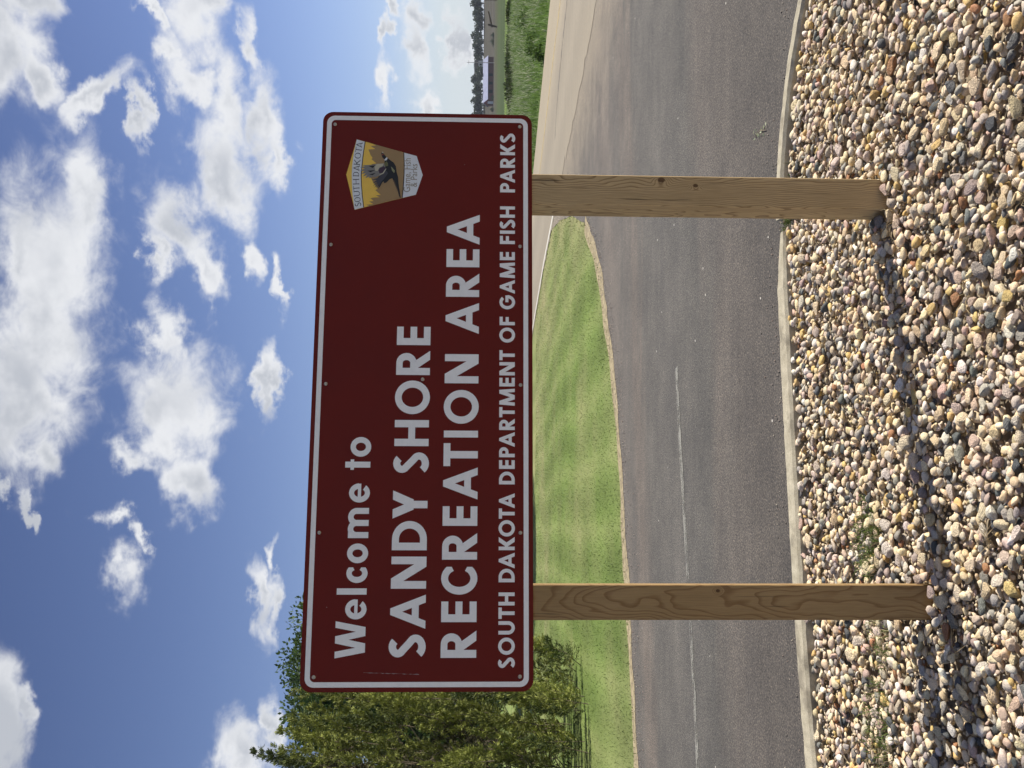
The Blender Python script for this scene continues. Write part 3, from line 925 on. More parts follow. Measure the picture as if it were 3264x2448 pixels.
# ================================================================== THE SIGN
LINES=[
  ('Welcometo',0.2075,0.1185,[(-1.0914, -0.9494), (-0.9425, -0.8641), (-0.8467, -0.8222), (-0.8012, -0.7401), (-0.7238, -0.6459), (-0.6245, -0.504), (-0.4823, -0.4046), (-0.3498, -0.3073), (-0.2962, -0.2149)]),
  ('SANDYSHORE',-0.0283,0.1403,[(-1.0899, -1.0008), (-0.9787, -0.8467), (-0.8236, -0.6974), (-0.6725, -0.5559), (-0.5465, -0.4328), (-0.3634, -0.2773), (-0.2514, -0.1434), (-0.1189, 0.0227), (0.0462, 0.15), (0.1738, 0.253)]),
  ('RECREATIONAREA',-0.231,0.1407,[(-1.0903, -0.9859), (-0.9534, -0.8734), (-0.8467, -0.7376), (-0.7093, -0.6036), (-0.5748, -0.4961), (-0.4686, -0.3383), (-0.3331, -0.2385), (-0.2147, -0.1863), (-0.1577, -0.0157), (0.0124, 0.1365), (0.2244, 0.3588), (0.3853, 0.4881), (0.5166, 0.5965), (0.6175, 0.7524)]),
  ('SOUTHDAKOTADEPARTMENTOFGAMEFISHPARKS',-0.3828,0.0645,[(-1.1302, -1.0891), (-1.0792, -1.0131), (-1.0014, -0.9497), (-0.941, -0.8969), (-0.889, -0.8381), (-0.7984, -0.7449), (-0.7435, -0.6816), (-0.6716, -0.6187), (-0.6173, -0.5514), (-0.5459, -0.5043), (-0.5034, -0.4431), (-0.4067, -0.3545), (-0.3433, -0.3076), (-0.2954, -0.2538), (-0.2529, -0.1911), (-0.1826, -0.1351), (-0.1295, -0.0866), (-0.0809, -0.009), (0.0006, 0.0373), (0.0475, 0.1041), (0.1122, 0.1554), (0.188, 0.2532), (0.2633, 0.3002), (0.3326, 0.3947), (0.4013, 0.4622), (0.4698, 0.5398), (0.5499, 0.5861), (0.6221, 0.6588), (0.6683, 0.6828), (0.6906, 0.7324), (0.7411, 0.7926), (0.8567, 0.8996), (0.9009, 0.9615), (0.9702, 1.0176), (1.0289, 1.0805), (1.0865, 1.1303)]),
]
EMB={
  'outline':[(0.9277, 0.3482), (1.0915, 0.3078), (1.0182, 0.0459), (0.9305, 0.0178), (0.8401, 0.0457), (0.7676, 0.3066)],
  'band':[(1.091, 0.3078), (1.0866, 0.3088), (1.0285, 0.3184), (0.9671, 0.324), (0.9281, 0.3243), (0.8819, 0.3216), (0.8336, 0.3173), (0.7783, 0.3092), (0.7683, 0.3066), (0.7789, 0.2702), (0.8342, 0.278), (0.8825, 0.2829), (0.9287, 0.2855), (0.9678, 0.2833), (1.0242, 0.2793), (1.081, 0.273)],
  'line1':[(1.081, 0.273), (1.0242, 0.2793), (0.9678, 0.2833), (0.9287, 0.2855), (0.8825, 0.2829), (0.8342, 0.278), (0.7789, 0.2702), (0.779, 0.2666), (0.8343, 0.2744), (0.8826, 0.2793), (0.9287, 0.2818), (0.9678, 0.2796), (1.0243, 0.2756), (1.0811, 0.2693)],
  'field':[(1.0811, 0.2693), (1.0243, 0.2756), (0.9678, 0.2796), (0.9287, 0.2818), (0.8826, 0.2793), (0.8343, 0.2744), (0.779, 0.2666), (0.824, 0.1059), (0.8732, 0.1024), (0.934, 0.1004), (0.983, 0.1008), (1.0338, 0.1038)],
  'line2':[(1.0338, 0.1038), (0.983, 0.1008), (0.934, 0.1004), (0.8732, 0.1024), (0.824, 0.1059), (0.825, 0.1022), (0.8732, 0.0988), (0.9341, 0.0967), (0.983, 0.0971), (1.0329, 0.1001)],
  'foot':[(1.0329, 0.1001), (0.983, 0.0971), (0.9341, 0.0967), (0.8732, 0.0988), (0.825, 0.1022), (0.8401, 0.0457), (0.9305, 0.0178), (1.0182, 0.0459)],
  'rays':[(0.779, 0.2666), (0.8343, 0.2744), (0.8826, 0.2793), (0.9287, 0.2818), (0.9678, 0.2796), (1.0243, 0.2756), (1.0811, 0.2693), (1.0736, 0.2429), (1.0641, 0.223), (1.0617, 0.2471), (1.0477, 0.226), (1.0448, 0.2558), (1.0199, 0.2459), (1.0053, 0.2363), (1.0003, 0.2419), (0.981, 0.2191), (0.9778, 0.2401), (0.9562, 0.244), (0.9172, 0.2429), (0.8931, 0.2308), (0.8642, 0.2106), (0.8588, 0.2207), (0.8366, 0.1973), (0.8346, 0.2177), (0.8257, 0.2016), (0.8238, 0.2311), (0.8198, 0.2401), (0.8084, 0.2261), (0.8057, 0.2465), (0.794, 0.2268), (0.7911, 0.2574), (0.786, 0.2459)],
  'body':[(1.0292, 0.2002), (1.0342, 0.1939), (1.0257, 0.1887), (1.0112, 0.1768), (0.9991, 0.1627), (0.9847, 0.144), (0.9677, 0.1344), (0.9433, 0.1311), (0.919, 0.1241), (0.8899, 0.1215), (0.856, 0.1157), (0.8246, 0.1104), (0.8258, 0.115), (0.8558, 0.1248), (0.8896, 0.1394), (0.9138, 0.1491), (0.9087, 0.1604), (0.8939, 0.1737), (0.8901, 0.1828), (0.8986, 0.1864), (0.8936, 0.192), (0.879, 0.1985), (0.8643, 0.2072), (0.8934, 0.2091), (0.9177, 0.2109), (0.9325, 0.1976), (0.9473, 0.1866), (0.9621, 0.1801), (0.9816, 0.1852), (0.9963, 0.1833), (1.0109, 0.1952)],
  'wing':[(0.9816, 0.1875), (0.9786, 0.2172), (0.9734, 0.2354), (0.9715, 0.2811), (0.9668, 0.2672), (0.9628, 0.29), (0.957, 0.2692), (0.9445, 0.2894), (0.9448, 0.2689), (0.9312, 0.2833), (0.9351, 0.264), (0.9191, 0.2761), (0.9267, 0.2569), (0.912, 0.2656), (0.9195, 0.2475), (0.911, 0.2496), (0.9198, 0.2338), (0.9175, 0.2201), (0.9276, 0.2021), (0.9498, 0.1866), (0.9621, 0.1801)],
  'wing_cream':[(0.9803, 0.1875), (0.9781, 0.2172), (0.9687, 0.2284), (0.9467, 0.2232), (0.9457, 0.214), (0.9617, 0.2053), (0.9692, 0.1917)],
  'wing_purple':[(0.9592, 0.2052), (0.9681, 0.1871), (0.9597, 0.1777), (0.9375, 0.1909), (0.9348, 0.2045), (0.947, 0.2095)],
  'wing_far':[(0.9475, 0.1751), (0.9252, 0.1997), (0.9153, 0.2086), (0.9051, 0.2368), (0.9042, 0.2151), (0.8881, 0.2341), (0.897, 0.2126), (0.8761, 0.2314), (0.8921, 0.2114), (0.8664, 0.2255), (0.8873, 0.209), (0.8637, 0.2174), (0.8862, 0.2044), (0.8631, 0.2071), (0.896, 0.1966), (0.9083, 0.1855), (0.9354, 0.168)],
  'wing_edge':[(0.927, 0.2066), (0.9375, 0.1909), (0.9572, 0.1788), (0.9561, 0.1754), (0.9351, 0.1863), (0.9246, 0.2043)],
  'ring':[(0.9975, 0.1861), (1.0107, 0.1756), (1.0063, 0.1716), (0.9965, 0.1746), (0.9944, 0.1821)],
  'chest':[(0.9816, 0.1852), (0.9915, 0.1763), (0.9819, 0.1691), (0.9696, 0.1688), (0.967, 0.1802)],
  'patch':[(0.9674, 0.1562), (0.9602, 0.148), (0.9481, 0.1385), (0.9371, 0.1417), (0.9491, 0.1511)],
  'tail':[(0.9114, 0.1468), (0.8969, 0.1373), (0.8631, 0.1246), (0.8306, 0.1147), (0.8619, 0.1273), (0.8848, 0.137)],
  'bars1':[(0.9683, 0.2535), (0.9712, 0.2216), (0.9588, 0.235)],
  'bars2':[(0.9462, 0.2575), (0.9492, 0.2232), (0.9391, 0.2435)],
  'bars3':[(0.9292, 0.2501), (0.937, 0.2206), (0.9258, 0.234)],
  'eye':[(1.0244, 0.1967), (1.0257, 0.1921), (1.0196, 0.1885), (1.0183, 0.1942)],
  'beak':[(1.0305, 0.1968), (1.0374, 0.1945), (1.0311, 0.19), (1.0276, 0.1915)],
}
EMB_TXT=[('S', (0.786, 0.2794), (0.8016, 0.2816), 0.0254), ('O', (0.8047, 0.282), (0.8264, 0.2851), 0.0254), ('U', (0.8312, 0.2858), (0.8539, 0.2882), 0.0254), ('T', (0.857, 0.2885), (0.8776, 0.2906), 0.0255), ('H', (0.8844, 0.2912), (0.9079, 0.2926), 0.0255), ('D', (0.9208, 0.2933), (0.9403, 0.2931), 0.0256), ('A', (0.9461, 0.2927), (0.9689, 0.2914), 0.0256), ('K', (0.973, 0.2911), (0.9958, 0.2895), 0.0257), ('O', (1.0015, 0.2891), (1.0278, 0.2871), 0.0257), ('T', (1.0295, 0.2869), (1.0532, 0.2843), 0.0257), ('A', (1.0537, 0.2843), (1.0752, 0.2819), 0.0257)]
EMB_SUB=[('Game, Fish', (0.8518, 0.0711), (1.0067, 0.0744)), ('& Parks', (0.8753, 0.0419), (0.9809, 0.044))]

SW, SHT, STH = 2.4384, 0.9144, 0.0035
sign = thing("welcome_sign", "maroon welcome sign with white lettering on two square timber posts in the gravel bed", "sign", (SIGN_C.x, SIGN_C.y, 0.0), SIGN_YAW)
# local frame: x along the sign, -y towards the reader, z up (origin on the ground below the centre)
ZC = SIGN_C.z
def rrect(w_, h_, r_, n_=8):
    pts = []
    for cx0, cz0, a0 in ((w_ / 2 - r_, h_ / 2 - r_, 0), (-w_ / 2 + r_, h_ / 2 - r_, 90), (-w_ / 2 + r_, -h_ / 2 + r_, 180), (w_ / 2 - r_, -h_ / 2 + r_, 270)):
        for q in range(n_ + 1):
            an = R(a0 + 90 * q / n_)
            pts.append((cx0 + r_ * math.cos(an), cz0 + r_ * math.sin(an)))
    return pts
o_ = rrect(SW, SHT, 0.044)
n_ = len(o_)
v_ = [(x_, 0.0, ZC + z_) for x_, z_ in o_] + [(x_, STH, ZC + z_) for x_, z_ in o_]
f_ = [tuple(range(n_)), tuple(reversed(range(n_, 2 * n_)))] + [(q, n_ + q, n_ + (q + 1) % n_, (q + 1) % n_) for q in range(n_)]
mesh_obj("panel", v_, f_, mats=[M_PANEL, M_ALU], midx=[0, 1] + [1] * n_, parent=sign)
oa, ob_ = rrect(SW - 0.036, SHT - 0.036, 0.034), rrect(SW - 0.076, SHT - 0.076, 0.018)
v_ = [(x_, -0.0006, ZC + z_) for x_, z_ in oa] + [(x_, -0.0006, ZC + z_) for x_, z_ in ob_]
mesh_obj("border_stripe", v_, [(q, (q + 1) % n_, n_ + (q + 1) % n_, n_ + q) for q in range(n_)], M_WHITE, parent=sign)

# ---- lettering: geometric sans drawn from convex pieces
def clip(poly, a, b_, c_):
    """keep a*x+b*y<=c"""
    out = []
    for i_ in range(len(poly)):
        p_, q_ = poly[i_], poly[(i_ + 1) % len(poly)]
        dp, dq = a * p_[0] + b_ * p_[1] - c_, a * q_[0] + b_ * q_[1] - c_
        if dp <= 0:
            out.append(p_)
        if (dp < 0 < dq) or (dq < 0 < dp):
            t_ = dp / (dp - dq)
            out.append((p_[0] + (q_[0] - p_[0]) * t_, p_[1] + (q_[1] - p_[1]) * t_))
    return out
def rect(x0, y0, x1, y1):
    return [(x0, y0), (x1, y0), (x1, y1), (x0, y1)]
def ring(cx0, cy0, rx, ry, w_, wh, a0=0, a1=360, n_=40):
    """part of an oval band"""
    ps = []
    for q in range(n_):
        t0, t1 = R(a0 + (a1 - a0) * q / n_), R(a0 + (a1 - a0) * (q + 1) / n_)
        ps.append([(cx0 + rx * math.cos(t0), cy0 + ry * math.sin(t0)), (cx0 + rx * math.cos(t1), cy0 + ry * math.sin(t1)),
                   (cx0 + (rx - w_) * math.cos(t1), cy0 + (ry - wh) * math.sin(t1)), (cx0 + (rx - w_) * math.cos(t0), cy0 + (ry - wh) * math.sin(t0))])
    return ps
def stroke(pts, w_):
    pts = np.array(pts, float)
    tg = np.gradient(pts, axis=0)
    tg /= np.linalg.norm(tg, axis=1)[:, None]
    nn = np.stack([-tg[:, 1], tg[:, 0]], -1) * (w_ / 2)
    L_, R_ = pts + nn, pts - nn
    return [[tuple(R_[q]), tuple(R_[q + 1]), tuple(L_[q + 1]), tuple(L_[q])] for q in range(len(pts) - 1)]
def bar(x0, y0, x1, y1, hw):
    """slanted stem with level ends: (x0,y0)-(x1,y1) is its left edge, hw its level width"""
    return [(x0, y0), (x0 + hw, y0), (x1 + hw, y1), (x1, y1)]
def glyph(ch, Wd, w_=.215, wh=.195):
    """pieces with the height of a capital = 1; Wd = width in the same unit"""
    g = []
    if ch in 'EF':
        g = [rect(0, 0, w_, 1), rect(w_, 1 - wh, Wd, 1)]
        if ch == 'E':
            g += [rect(w_, .5 - wh / 2, Wd, .5 + wh / 2), rect(w_, 0, Wd, wh)]
        else:
            g += [rect(w_, .40, Wd * .97, .40 + wh)]
    elif ch == 'H':
        g = [rect(0, 0, w_, 1), rect(Wd - w_, 0, Wd, 1), rect(w_, .5 - wh / 2, Wd - w_, .5 + wh / 2)]
    elif ch in 'Il':
        g = [rect(0, 0, Wd, 1)]
    elif ch == 'T':
        g = [rect(0, 1 - wh, Wd, 1), rect(Wd / 2 - w_ / 2, 0, Wd / 2 + w_ / 2, 1 - wh)]
    elif ch == 'O':
        g = ring(Wd / 2, .5, Wd / 2, .515, w_, wh)
    elif ch == 'C':
        rx = Wd * .585
        g = [clip(p_, 1, 0, Wd) for p_ in ring(rx, .5, rx, .515, w_, wh, 30, 330)]
    elif ch == 'G':
        rx = Wd * .505
        g = ring(rx, .5, rx, .515, w_, wh, 42, 358)
        g += [rect(Wd * .50, .42, Wd - .012, .42 + wh)]
    elif ch == 'S':
        r1x, r1y, r2x, r2y = Wd * .40, .255, Wd * .46, .285
        mxx = Wd * .49
        pts = []
        h_ = w_ / 2
        top_c, bot_c = 1.015 - r1y, -.015 + r2y
        for q in range(17):
            an = R(35 + (255 - 35) * q / 16)
            pts.append((mxx + (r1x - h_) * math.cos(an), top_c + (r1y - wh / 2) * math.sin(an)))
        for q in range(19):
            an = R(75 - (75 + 148) * q / 18)
            pts.append((mxx + (r2x - h_) * math.cos(an), bot_c + (r2y - wh / 2) * math.sin(an)))
        P_ = np.array(pts)
        for _ in range(4):
            P_[14:21] = (P_[13:20] + 2 * P_[14:21] + P_[15:22]) / 4
        # fill the measured width
        ww = w_ * .97
        x0, x1 = P_[:, 0].min() - ww / 2, P_[:, 0].max() + ww / 2
        P_[:, 0] = (P_[:, 0] - (x0 + x1) / 2) * (Wd - ww) / max(x1 - x0 - ww, .01) + Wd / 2
        g = stroke(P_, ww)
    elif ch == 'D':
        rx = min(Wd * .66, .52)
        g = [rect(0, 0, w_, 1), rect(w_, 0, Wd - rx, wh), rect(w_, 1 - wh, Wd - rx, 1)] + ring(Wd - rx, .5, rx, .5, w_, wh, -90, 90, 24)
    elif ch in 'PR':
        bh = .60
        ry = bh / 2
        rx = .30
        bw = Wd if ch == 'P' else Wd * .90
        cy0 = 1 - ry
        g = [rect(0, 0, w_, 1), rect(w_, 1 - wh * .95, bw - rx, 1), rect(w_, 1 - bh, bw - rx, 1 - bh + wh * .95)] + ring(bw - rx, cy0, rx, ry, w_, wh * .95, -90, 90, 22)
        if ch == 'R':
            hw = w_ * 1.28
            g += [clip(bar(Wd - hw, 0, Wd * .90 - hw - .36, .62, hw), 0, 1, 1 - bh + wh * .6)]
    elif ch == 'U':
        r_ = Wd / 2
        ry = min(r_, .48) + .015
        g = [rect(0, ry - .015, w_, 1), rect(Wd - w_, ry - .015, Wd, 1)] + ring(r_, ry - .015, r_, ry, w_, wh, 180, 360, 24)
    elif ch == 'A':
        hw = w_ * 1.02
        ap = .18
        aL, aR = Wd / 2 - ap / 2, Wd / 2 + ap / 2
        lf = bar(0, 0, aL, 1, hw)
        lf = clip(lf, 1, (Wd - aR), Wd)           # not past the right outer edge
        rg_ = bar(Wd - hw, 0, aR - hw, 1, hw)
        rg_ = clip(rg_, -1, aL, 0)
        y0, y1 = .195, .195 + wh * .98
        def xi(y_):
            return aL * y_ + hw
        g = [lf, rg_, [(xi(y0) - .02, y0), (Wd - xi(y0) + .02, y0), (Wd - xi(y1) + .02, y1), (xi(y1) - .02, y1)]]
    elif ch == 'N':
        hw = w_ * 1.32
        g = [rect(0, 0, w_, 1), rect(Wd - w_, 0, Wd, 1), [(0, 1), (hw, 1), (Wd, 0), (Wd - hw, 0)]]
    elif ch == 'M':
        hw = w_ * .98
        sl = Wd * .07
        g = [bar(0, 0, sl, 1, hw), bar(Wd - hw, 0, Wd - hw - sl, 1, hw)]
        mw = w_ * .62
        g += [bar(Wd / 2 - mw, 0, sl, 1, hw * 1.1), bar(Wd / 2 + mw - hw * 1.1, 0, Wd - sl - hw * 1.1, 1, hw * 1.1)]
    elif ch == 'W':
        hw = w_ * 1.0
        bl = Wd * .285
        g = [bar(bl - hw * .72, 0, 0, 1, hw), bar(Wd - bl - hw * .28, 0, Wd - hw, 1, hw)]
        g += [bar(bl - hw * .32, 0, Wd / 2 - hw * .55, 1, hw * .98), bar(Wd - bl - hw * .66, 0, Wd / 2 - hw * .45, 1, hw * .98)]
    elif ch == 'Y':
        hw = w_ * 1.24
        g = [rect(Wd / 2 - w_ / 2, 0, Wd / 2 + w_ / 2, .46)]
        l_ = clip(bar(Wd / 2 - w_ / 2 - .03, .38, 0, 1, hw), 0, -1, -.40)
        r_ = clip(bar(Wd / 2 + w_ / 2 + .03 - hw, .38, Wd - hw, 1, hw), 0, -1, -.40)
        g += [l_, r_]
    elif ch == 'K':
        hw = w_ * 1.34
        g = [rect(0, 0, w_, 1), clip(bar(w_ * .55, .42, Wd - hw * 1.02, 1, hw), -1, 0, -w_ * .8), clip(bar(Wd - hw, 0, w_ * .35, .66, hw), -1, 0, -w_ * .8)]
        g[2] = clip(g[2], 0, 1, .62)
    elif ch == 'o':
        g = ring(Wd / 2, .343, Wd / 2, .356, w_ * .93, wh * .93)
    elif ch == 'c':
        rx = Wd * .62
        g = [clip(p_, 1, 0, Wd) for p_ in ring(rx, .343, rx, .356, w_ * .93, wh * .93, 30, 330)]
    elif ch == 'e':
        g = ring(Wd / 2, .343, Wd / 2, .356, w_ * .90, wh * .88, 5, 322)
        g += [rect(w_ * .6, .343 - .055, Wd - .012, .343 + .055)]
    elif ch == 'm':
        bw = (Wd + w_ * .95) / 2
        r_ = bw / 2
        g = [rect(0, 0, w_ * .95, .69)]
        for q in range(2):
            x0 = q * (bw - w_ * .95)
            g += ring(x0 + r_, .69 - r_ * .92, r_, r_ * .96, w_ * .95, wh * .95, 0, 172, 20)
            g += [rect(x0 + bw - w_ * .95, 0, x0 + bw, .69 - r_ * .92)]
    elif ch == 't':
        g = [rect(Wd * .5 - w_ * .48, 0, Wd * .5 + w_ * .48, .86), rect(0, .68 - wh * .62, Wd, .68)]
    return g
def letter_mesh(pieces, cap, x0, z0, y0, name, mat, parent, ang=0.0, step=0.00006):
    v_, f_ = [], []
    ca, sa = math.cos(ang), math.sin(ang)
    for q, p_ in enumerate(pieces):
        if len(p_) < 3:
            continue
        yy_ = y0 - step * (q if len(pieces) < 9 else q % 7)
        ar = sum(p_[i_][0] * p_[(i_ + 1) % len(p_)][1] - p_[(i_ + 1) % len(p_)][0] * p_[i_][1] for i_ in range(len(p_)))
        if ar < 0:
            p_ = p_[::-1]
        b0 = len(v_)
        for a_0, b_0 in p_:
            X_, Z_ = a_0 * cap, b_0 * cap
            v_.append((x0 + X_ * ca - Z_ * sa, yy_, z0 + X_ * sa + Z_ * ca))
        f_.append(tuple(range(b0, b0 + len(p_))))
    return mesh_obj(name, v_, f_, mat, parent=parent)
for txt, base_z, cap, spans in LINES:
    for ch, (s0, s1) in zip(txt, spans):
        heavy = .215 if cap > .1 else .222
        if txt[0] == 'W':
            heavy = .213
        letter_mesh(glyph(ch, (s1 - s0) / cap, heavy, heavy * .92), cap, s0, ZC + base_z, -0.0007, "letter", M_WHITE, sign)
# ---- screws
for (s_, t_) in [(-1.162, .404), (-1.162, -.404), (1.160, .404), (.610, .402), (.006, .401), (-.603, .404), (1.163, -.404), (.612, -.405), (.007, -.407), (-.602, -.406), (.028, .001)]:
    v_, f_ = [], []
    prof = [(0.0080, 0.0), (0.0078, 0.0014), (0.0060, 0.0030), (0.0032, 0.0036), (0.0030, 0.0022), (0.0, 0.0022)]
    for r_, h_ in prof:
        for q in range(12):
            an = 2 * math.pi * q / 12
            v_.append((s_ + r_ * math.cos(an), -0.0009 - h_, ZC + t_ + r_ * math.sin(an)))
    for a0 in range(len(prof) - 1):
        for q in range(12):
            f_.append((a0 * 12 + q, a0 * 12 + (q + 1) % 12, (a0 + 1) * 12 + (q + 1) % 12, (a0 + 1) * 12 + q))
    mesh_obj("screw", v_, f_, M_SCREW, parent=sign, smooth=True)
# ---- a scrape on the film
rs = np.random.default_rng(2)
v_, f_ = [], []
for q in range(27):
    t_ = .211 - .218 * q / 26
    w_ = rs.uniform(.0002, .0020) * (1 if rs.random() < .7 else .25)
    s_ = -1.1455 - .0075 * q / 26 + rs.normal(0, .0004)
    v_ += [(s_ - w_, -.0008, ZC + t_), (s_ + w_, -.0008, ZC + t_)]
f_ = [(2 * q, 2 * q + 2, 2 * q + 3, 2 * q + 1) for q in range(26)]
mesh_obj("scrape", v_, f_, flat_mat("bare_scrape", (.30, .22, .21), .7), parent=sign)
# ---- emblem
EM = {k: flat_mat("emblem_" + k, c_, .45, .4, .04) for k, c_ in dict(yellow=(.86, .56, .085), white=(.72, .75, .77), black=(.012, .012, .014), tan=(.34, .22, .095), grey=(.22, .21, .19), cream=(.50, .47, .34), purple=(.05, .025, .045), slate=(.055, .053, .065), green=(.135, .14, .055), olive=(.27, .27, .14), brown=(.11, .055, .03), red=(.30, .05, .03), ochre=(.30, .26, .19)).items()}
def emb_poly(name, pts, mat, depth, parent):
    tris = tessellate_polygon([[Vector((p_[0], p_[1], 0)) for p_ in pts]])
    f_ = []
    for t_ in tris:
        A_, B_, C_ = (pts[i_] for i_ in t_)
        cr = (B_[0] - A_[0]) * (C_[1] - A_[1]) - (B_[1] - A_[1]) * (C_[0] - A_[0])
        f_.append(tuple(t_) if cr > 0 else tuple(reversed(t_)))
    return mesh_obj(name, [(p_[0], -depth, ZC + p_[1]) for p_ in pts], f_, mat, parent=parent)
emblem = emb_poly("emblem", EMB['outline'], EM['yellow'], .0007, sign)
emblem["label"] = "state wildlife agency shield emblem with a flying pheasant"
for nm_, key, mt, dp in [("name_band", 'band', 'white', .0011), ("line", 'line1', 'black', .0015), ("field", 'field', 'tan', .0011), ("sun_rays", 'rays', 'yellow', .0015), ("line", 'line2', 'black', .0015), ("foot_panel", 'foot', 'white', .0011),
                         ("bird_body", 'body', 'black', .0021), ("bird_wing", 'wing', 'grey', .0024), ("wing_feathers", 'wing_cream', 'cream', .0028), ("wing_feathers", 'wing_purple', 'purple', .0028), ("bird_wing", 'wing_far', 'slate', .0026), ("wing_edge", 'wing_edge', 'cream', .0031),
                         ("neck_ring", 'ring', 'white', .0025), ("chest_feathers", 'chest', 'green', .0027), ("side_feathers", 'patch', 'olive', .0027), ("tail_feathers", 'tail', 'brown', .0027), ("wing_bar", 'bars1', 'black', .0030), ("wing_bar", 'bars2', 'black', .0030), ("wing_bar", 'bars3', 'black', .0030), ("bird_face", 'eye', 'red', .0027), ("bird_beak", 'beak', 'cream', .0027)]:
    emb_poly(nm_, EMB[key], EM[mt], dp, emblem)
for ch, p0, p1, hh in EMB_TXT:
    an = math.atan2(p1[1] - p0[1], p1[0] - p0[0])
    Wd = math.hypot(p1[0] - p0[0], p1[1] - p0[1]) / hh
    g = glyph(ch, Wd, .125, .07)
    if ch in 'UTHDAKP':                          # small serifs
        ends = {'U': [(.06, 1), (Wd - .06, 1)], 'T': [(Wd / 2, 0)], 'H': [(.06, 0), (.06, 1), (Wd - .06, 0), (Wd - .06, 1)], 'D': [(.04, 0), (.04, 1)], 'A': [(.06, 0), (Wd - .06, 0)], 'K': [(.06, 0), (.06, 1), (Wd - .08, 0), (Wd - .12, 1)]}[ch]
        for ex, ey in ends:
            g.append(rect(ex - .13, ey - (.05 if ey else 0), ex + .13, ey + (0 if ey else .05)))
    letter_mesh(g, hh, p0[0], ZC + p0[1], -.0015, "letter", EM['black'], emblem, an)
for txt, p0, p1 in EMB_SUB:
    cu = bpy.data.curves.new("lettering", 'FONT')
    cu.body = txt
    tmp = bpy.data.objects.new("lettering", cu)
    coll.objects.link(tmp)
    bpy.context.view_layer.update()
    me = bpy.data.meshes.new_from_object(tmp.evaluated_get(bpy.context.evaluated_depsgraph_get()))
    bpy.data.objects.remove(tmp)
    co = np.empty(len(me.vertices) * 3)
    me.vertices.foreach_get("co", co)
    co = co.reshape(-1, 3)
    sc_ = (p1[0] - p0[0]) / (co[:, 0].max() - co[:, 0].min())
    nc = np.stack([p0[0] + (co[:, 0] - co[:, 0].min()) * sc_, np.full(len(co), -.0016), ZC + p0[1] + co[:, 1] * sc_ * 1.18], -1)
    me.vertices.foreach_set("co", nc.ravel().astype(np.float32))
    me.materials.clear()
    me.materials.append(EM['ochre'])
    me.name = "lettering"
    o = bpy.data.objects.new("lettering", me)
    coll.objects.link(o)
    o.parent = emblem
# ---- posts: 6x6 timbers behind the panel, eased arrises
def post_mesh(name, s_, mat, zbot, ztop, w_=.140):
    e = .004
    prof = [(-w_ / 2 + e, -w_ / 2), (w_ / 2 - e, -w_ / 2), (w_ / 2, -w_ / 2 + e), (w_ / 2, w_ / 2 - e), (w_ / 2 - e, w_ / 2), (-w_ / 2 + e, w_ / 2), (-w_ / 2, w_ / 2 - e), (-w_ / 2, -w_ / 2 + e)]
    zs = np.linspace(zbot, ztop, 9)
    rg = np.random.default_rng(int(abs(s_) * 100) + (1 if s_ > 0 else 0))
    v_, f_ = [], []
    for z_ in zs:
        for x_, y_ in prof:
            v_.append((x_ + rg.normal(0, .0004), y_, z_))
    for i_ in range(len(zs) - 1):
        for q in range(8):
            f_.append((i_ * 8 + q, i_ * 8 + (q + 1) % 8, (i_ + 1) * 8 + (q + 1) % 8, (i_ + 1) * 8 + q))
    f_.append(tuple(reversed(range(8))))
    f_.append(tuple(range(len(zs) * 8 - 8, len(zs) * 8)))
    o = mesh_obj(name, v_, f_, mat, parent=sign)
    o.location = (s_, STH + .002 + w_ / 2, 0)
    return o
post_mesh("post", -.877, M_WOOD_L, -.30, ZC + .42)
post_mesh("post", .877, M_WOOD_R, -.30, ZC + .42)

# ================================================================== VEGETATION
GZ = -0.13
def leaves(P_, D_, L_, Wd_, rg, fold=0.0):
    """one rhombic leaf per point: P base, D direction (n,3), L length, Wd width"""
    n_ = len(P_)
    D_ = D_ / np.linalg.norm(D_, axis=1)[:, None]
    rnd = rg.normal(size=(n_, 3))
    side = np.cross(D_, rnd)
    side /= np.linalg.norm(side, axis=1)[:, None] + 1e-9
    L_ = np.broadcast_to(L_, n_)[:, None]
    Wd_ = np.broadcast_to(Wd_, n_)[:, None]
    v_ = np.stack([P_, P_ + D_ * L_ * .5 + side * Wd_ * .5, P_ + D_ * L_, P_ + D_ * L_ * .5 - side * Wd_ * .5], 1)
    f_ = np.arange(n_ * 4).reshape(n_, 4)
    return v_.reshape(-1, 3), f_
def blades(x_, y_, z_, h_, w_, lean, rg, cols, tips):
    """bent grass blades: a quad and a tip each"""
    n_ = len(x_)
    az = rg.uniform(0, 2 * np.pi, n_)
    ld = rg.uniform(0, 2 * np.pi, n_)
    ln = np.abs(rg.normal(0, lean, n_))
    B0 = np.stack([x_, y_, z_], -1)
    sd_ = np.stack([np.cos(az), np.sin(az), 0 * az], -1) * (w_ / 2)[:, None]
    bd = np.stack([np.cos(ld), np.sin(ld), 0 * ld], -1)
    m_ = B0 + bd * (h_ * ln * .35)[:, None]
    m_[:, 2] += h_ * .58
    t_ = B0 + bd * (h_ * ln)[:, None]
    t_[:, 2] += h_ * np.clip(1 - ln * .35, .4, 1)
    v_ = np.stack([B0 - sd_, B0 + sd_, m_ + sd_ * .8, m_ - sd_ * .8, t_], 1).reshape(-1, 3)
    k_ = np.arange(n_)[:, None] * 5
    f_ = np.concatenate([k_ + np.array([[0, 1, 2]]), k_ + np.array([[0, 2, 3]]), k_ + np.array([[3, 2, 4]])], 0)
    c_ = np.repeat(cols[:, None, :], 5, 1)
    c_[:, 4] = tips
    return v_, f_, c_.reshape(-1, 3)

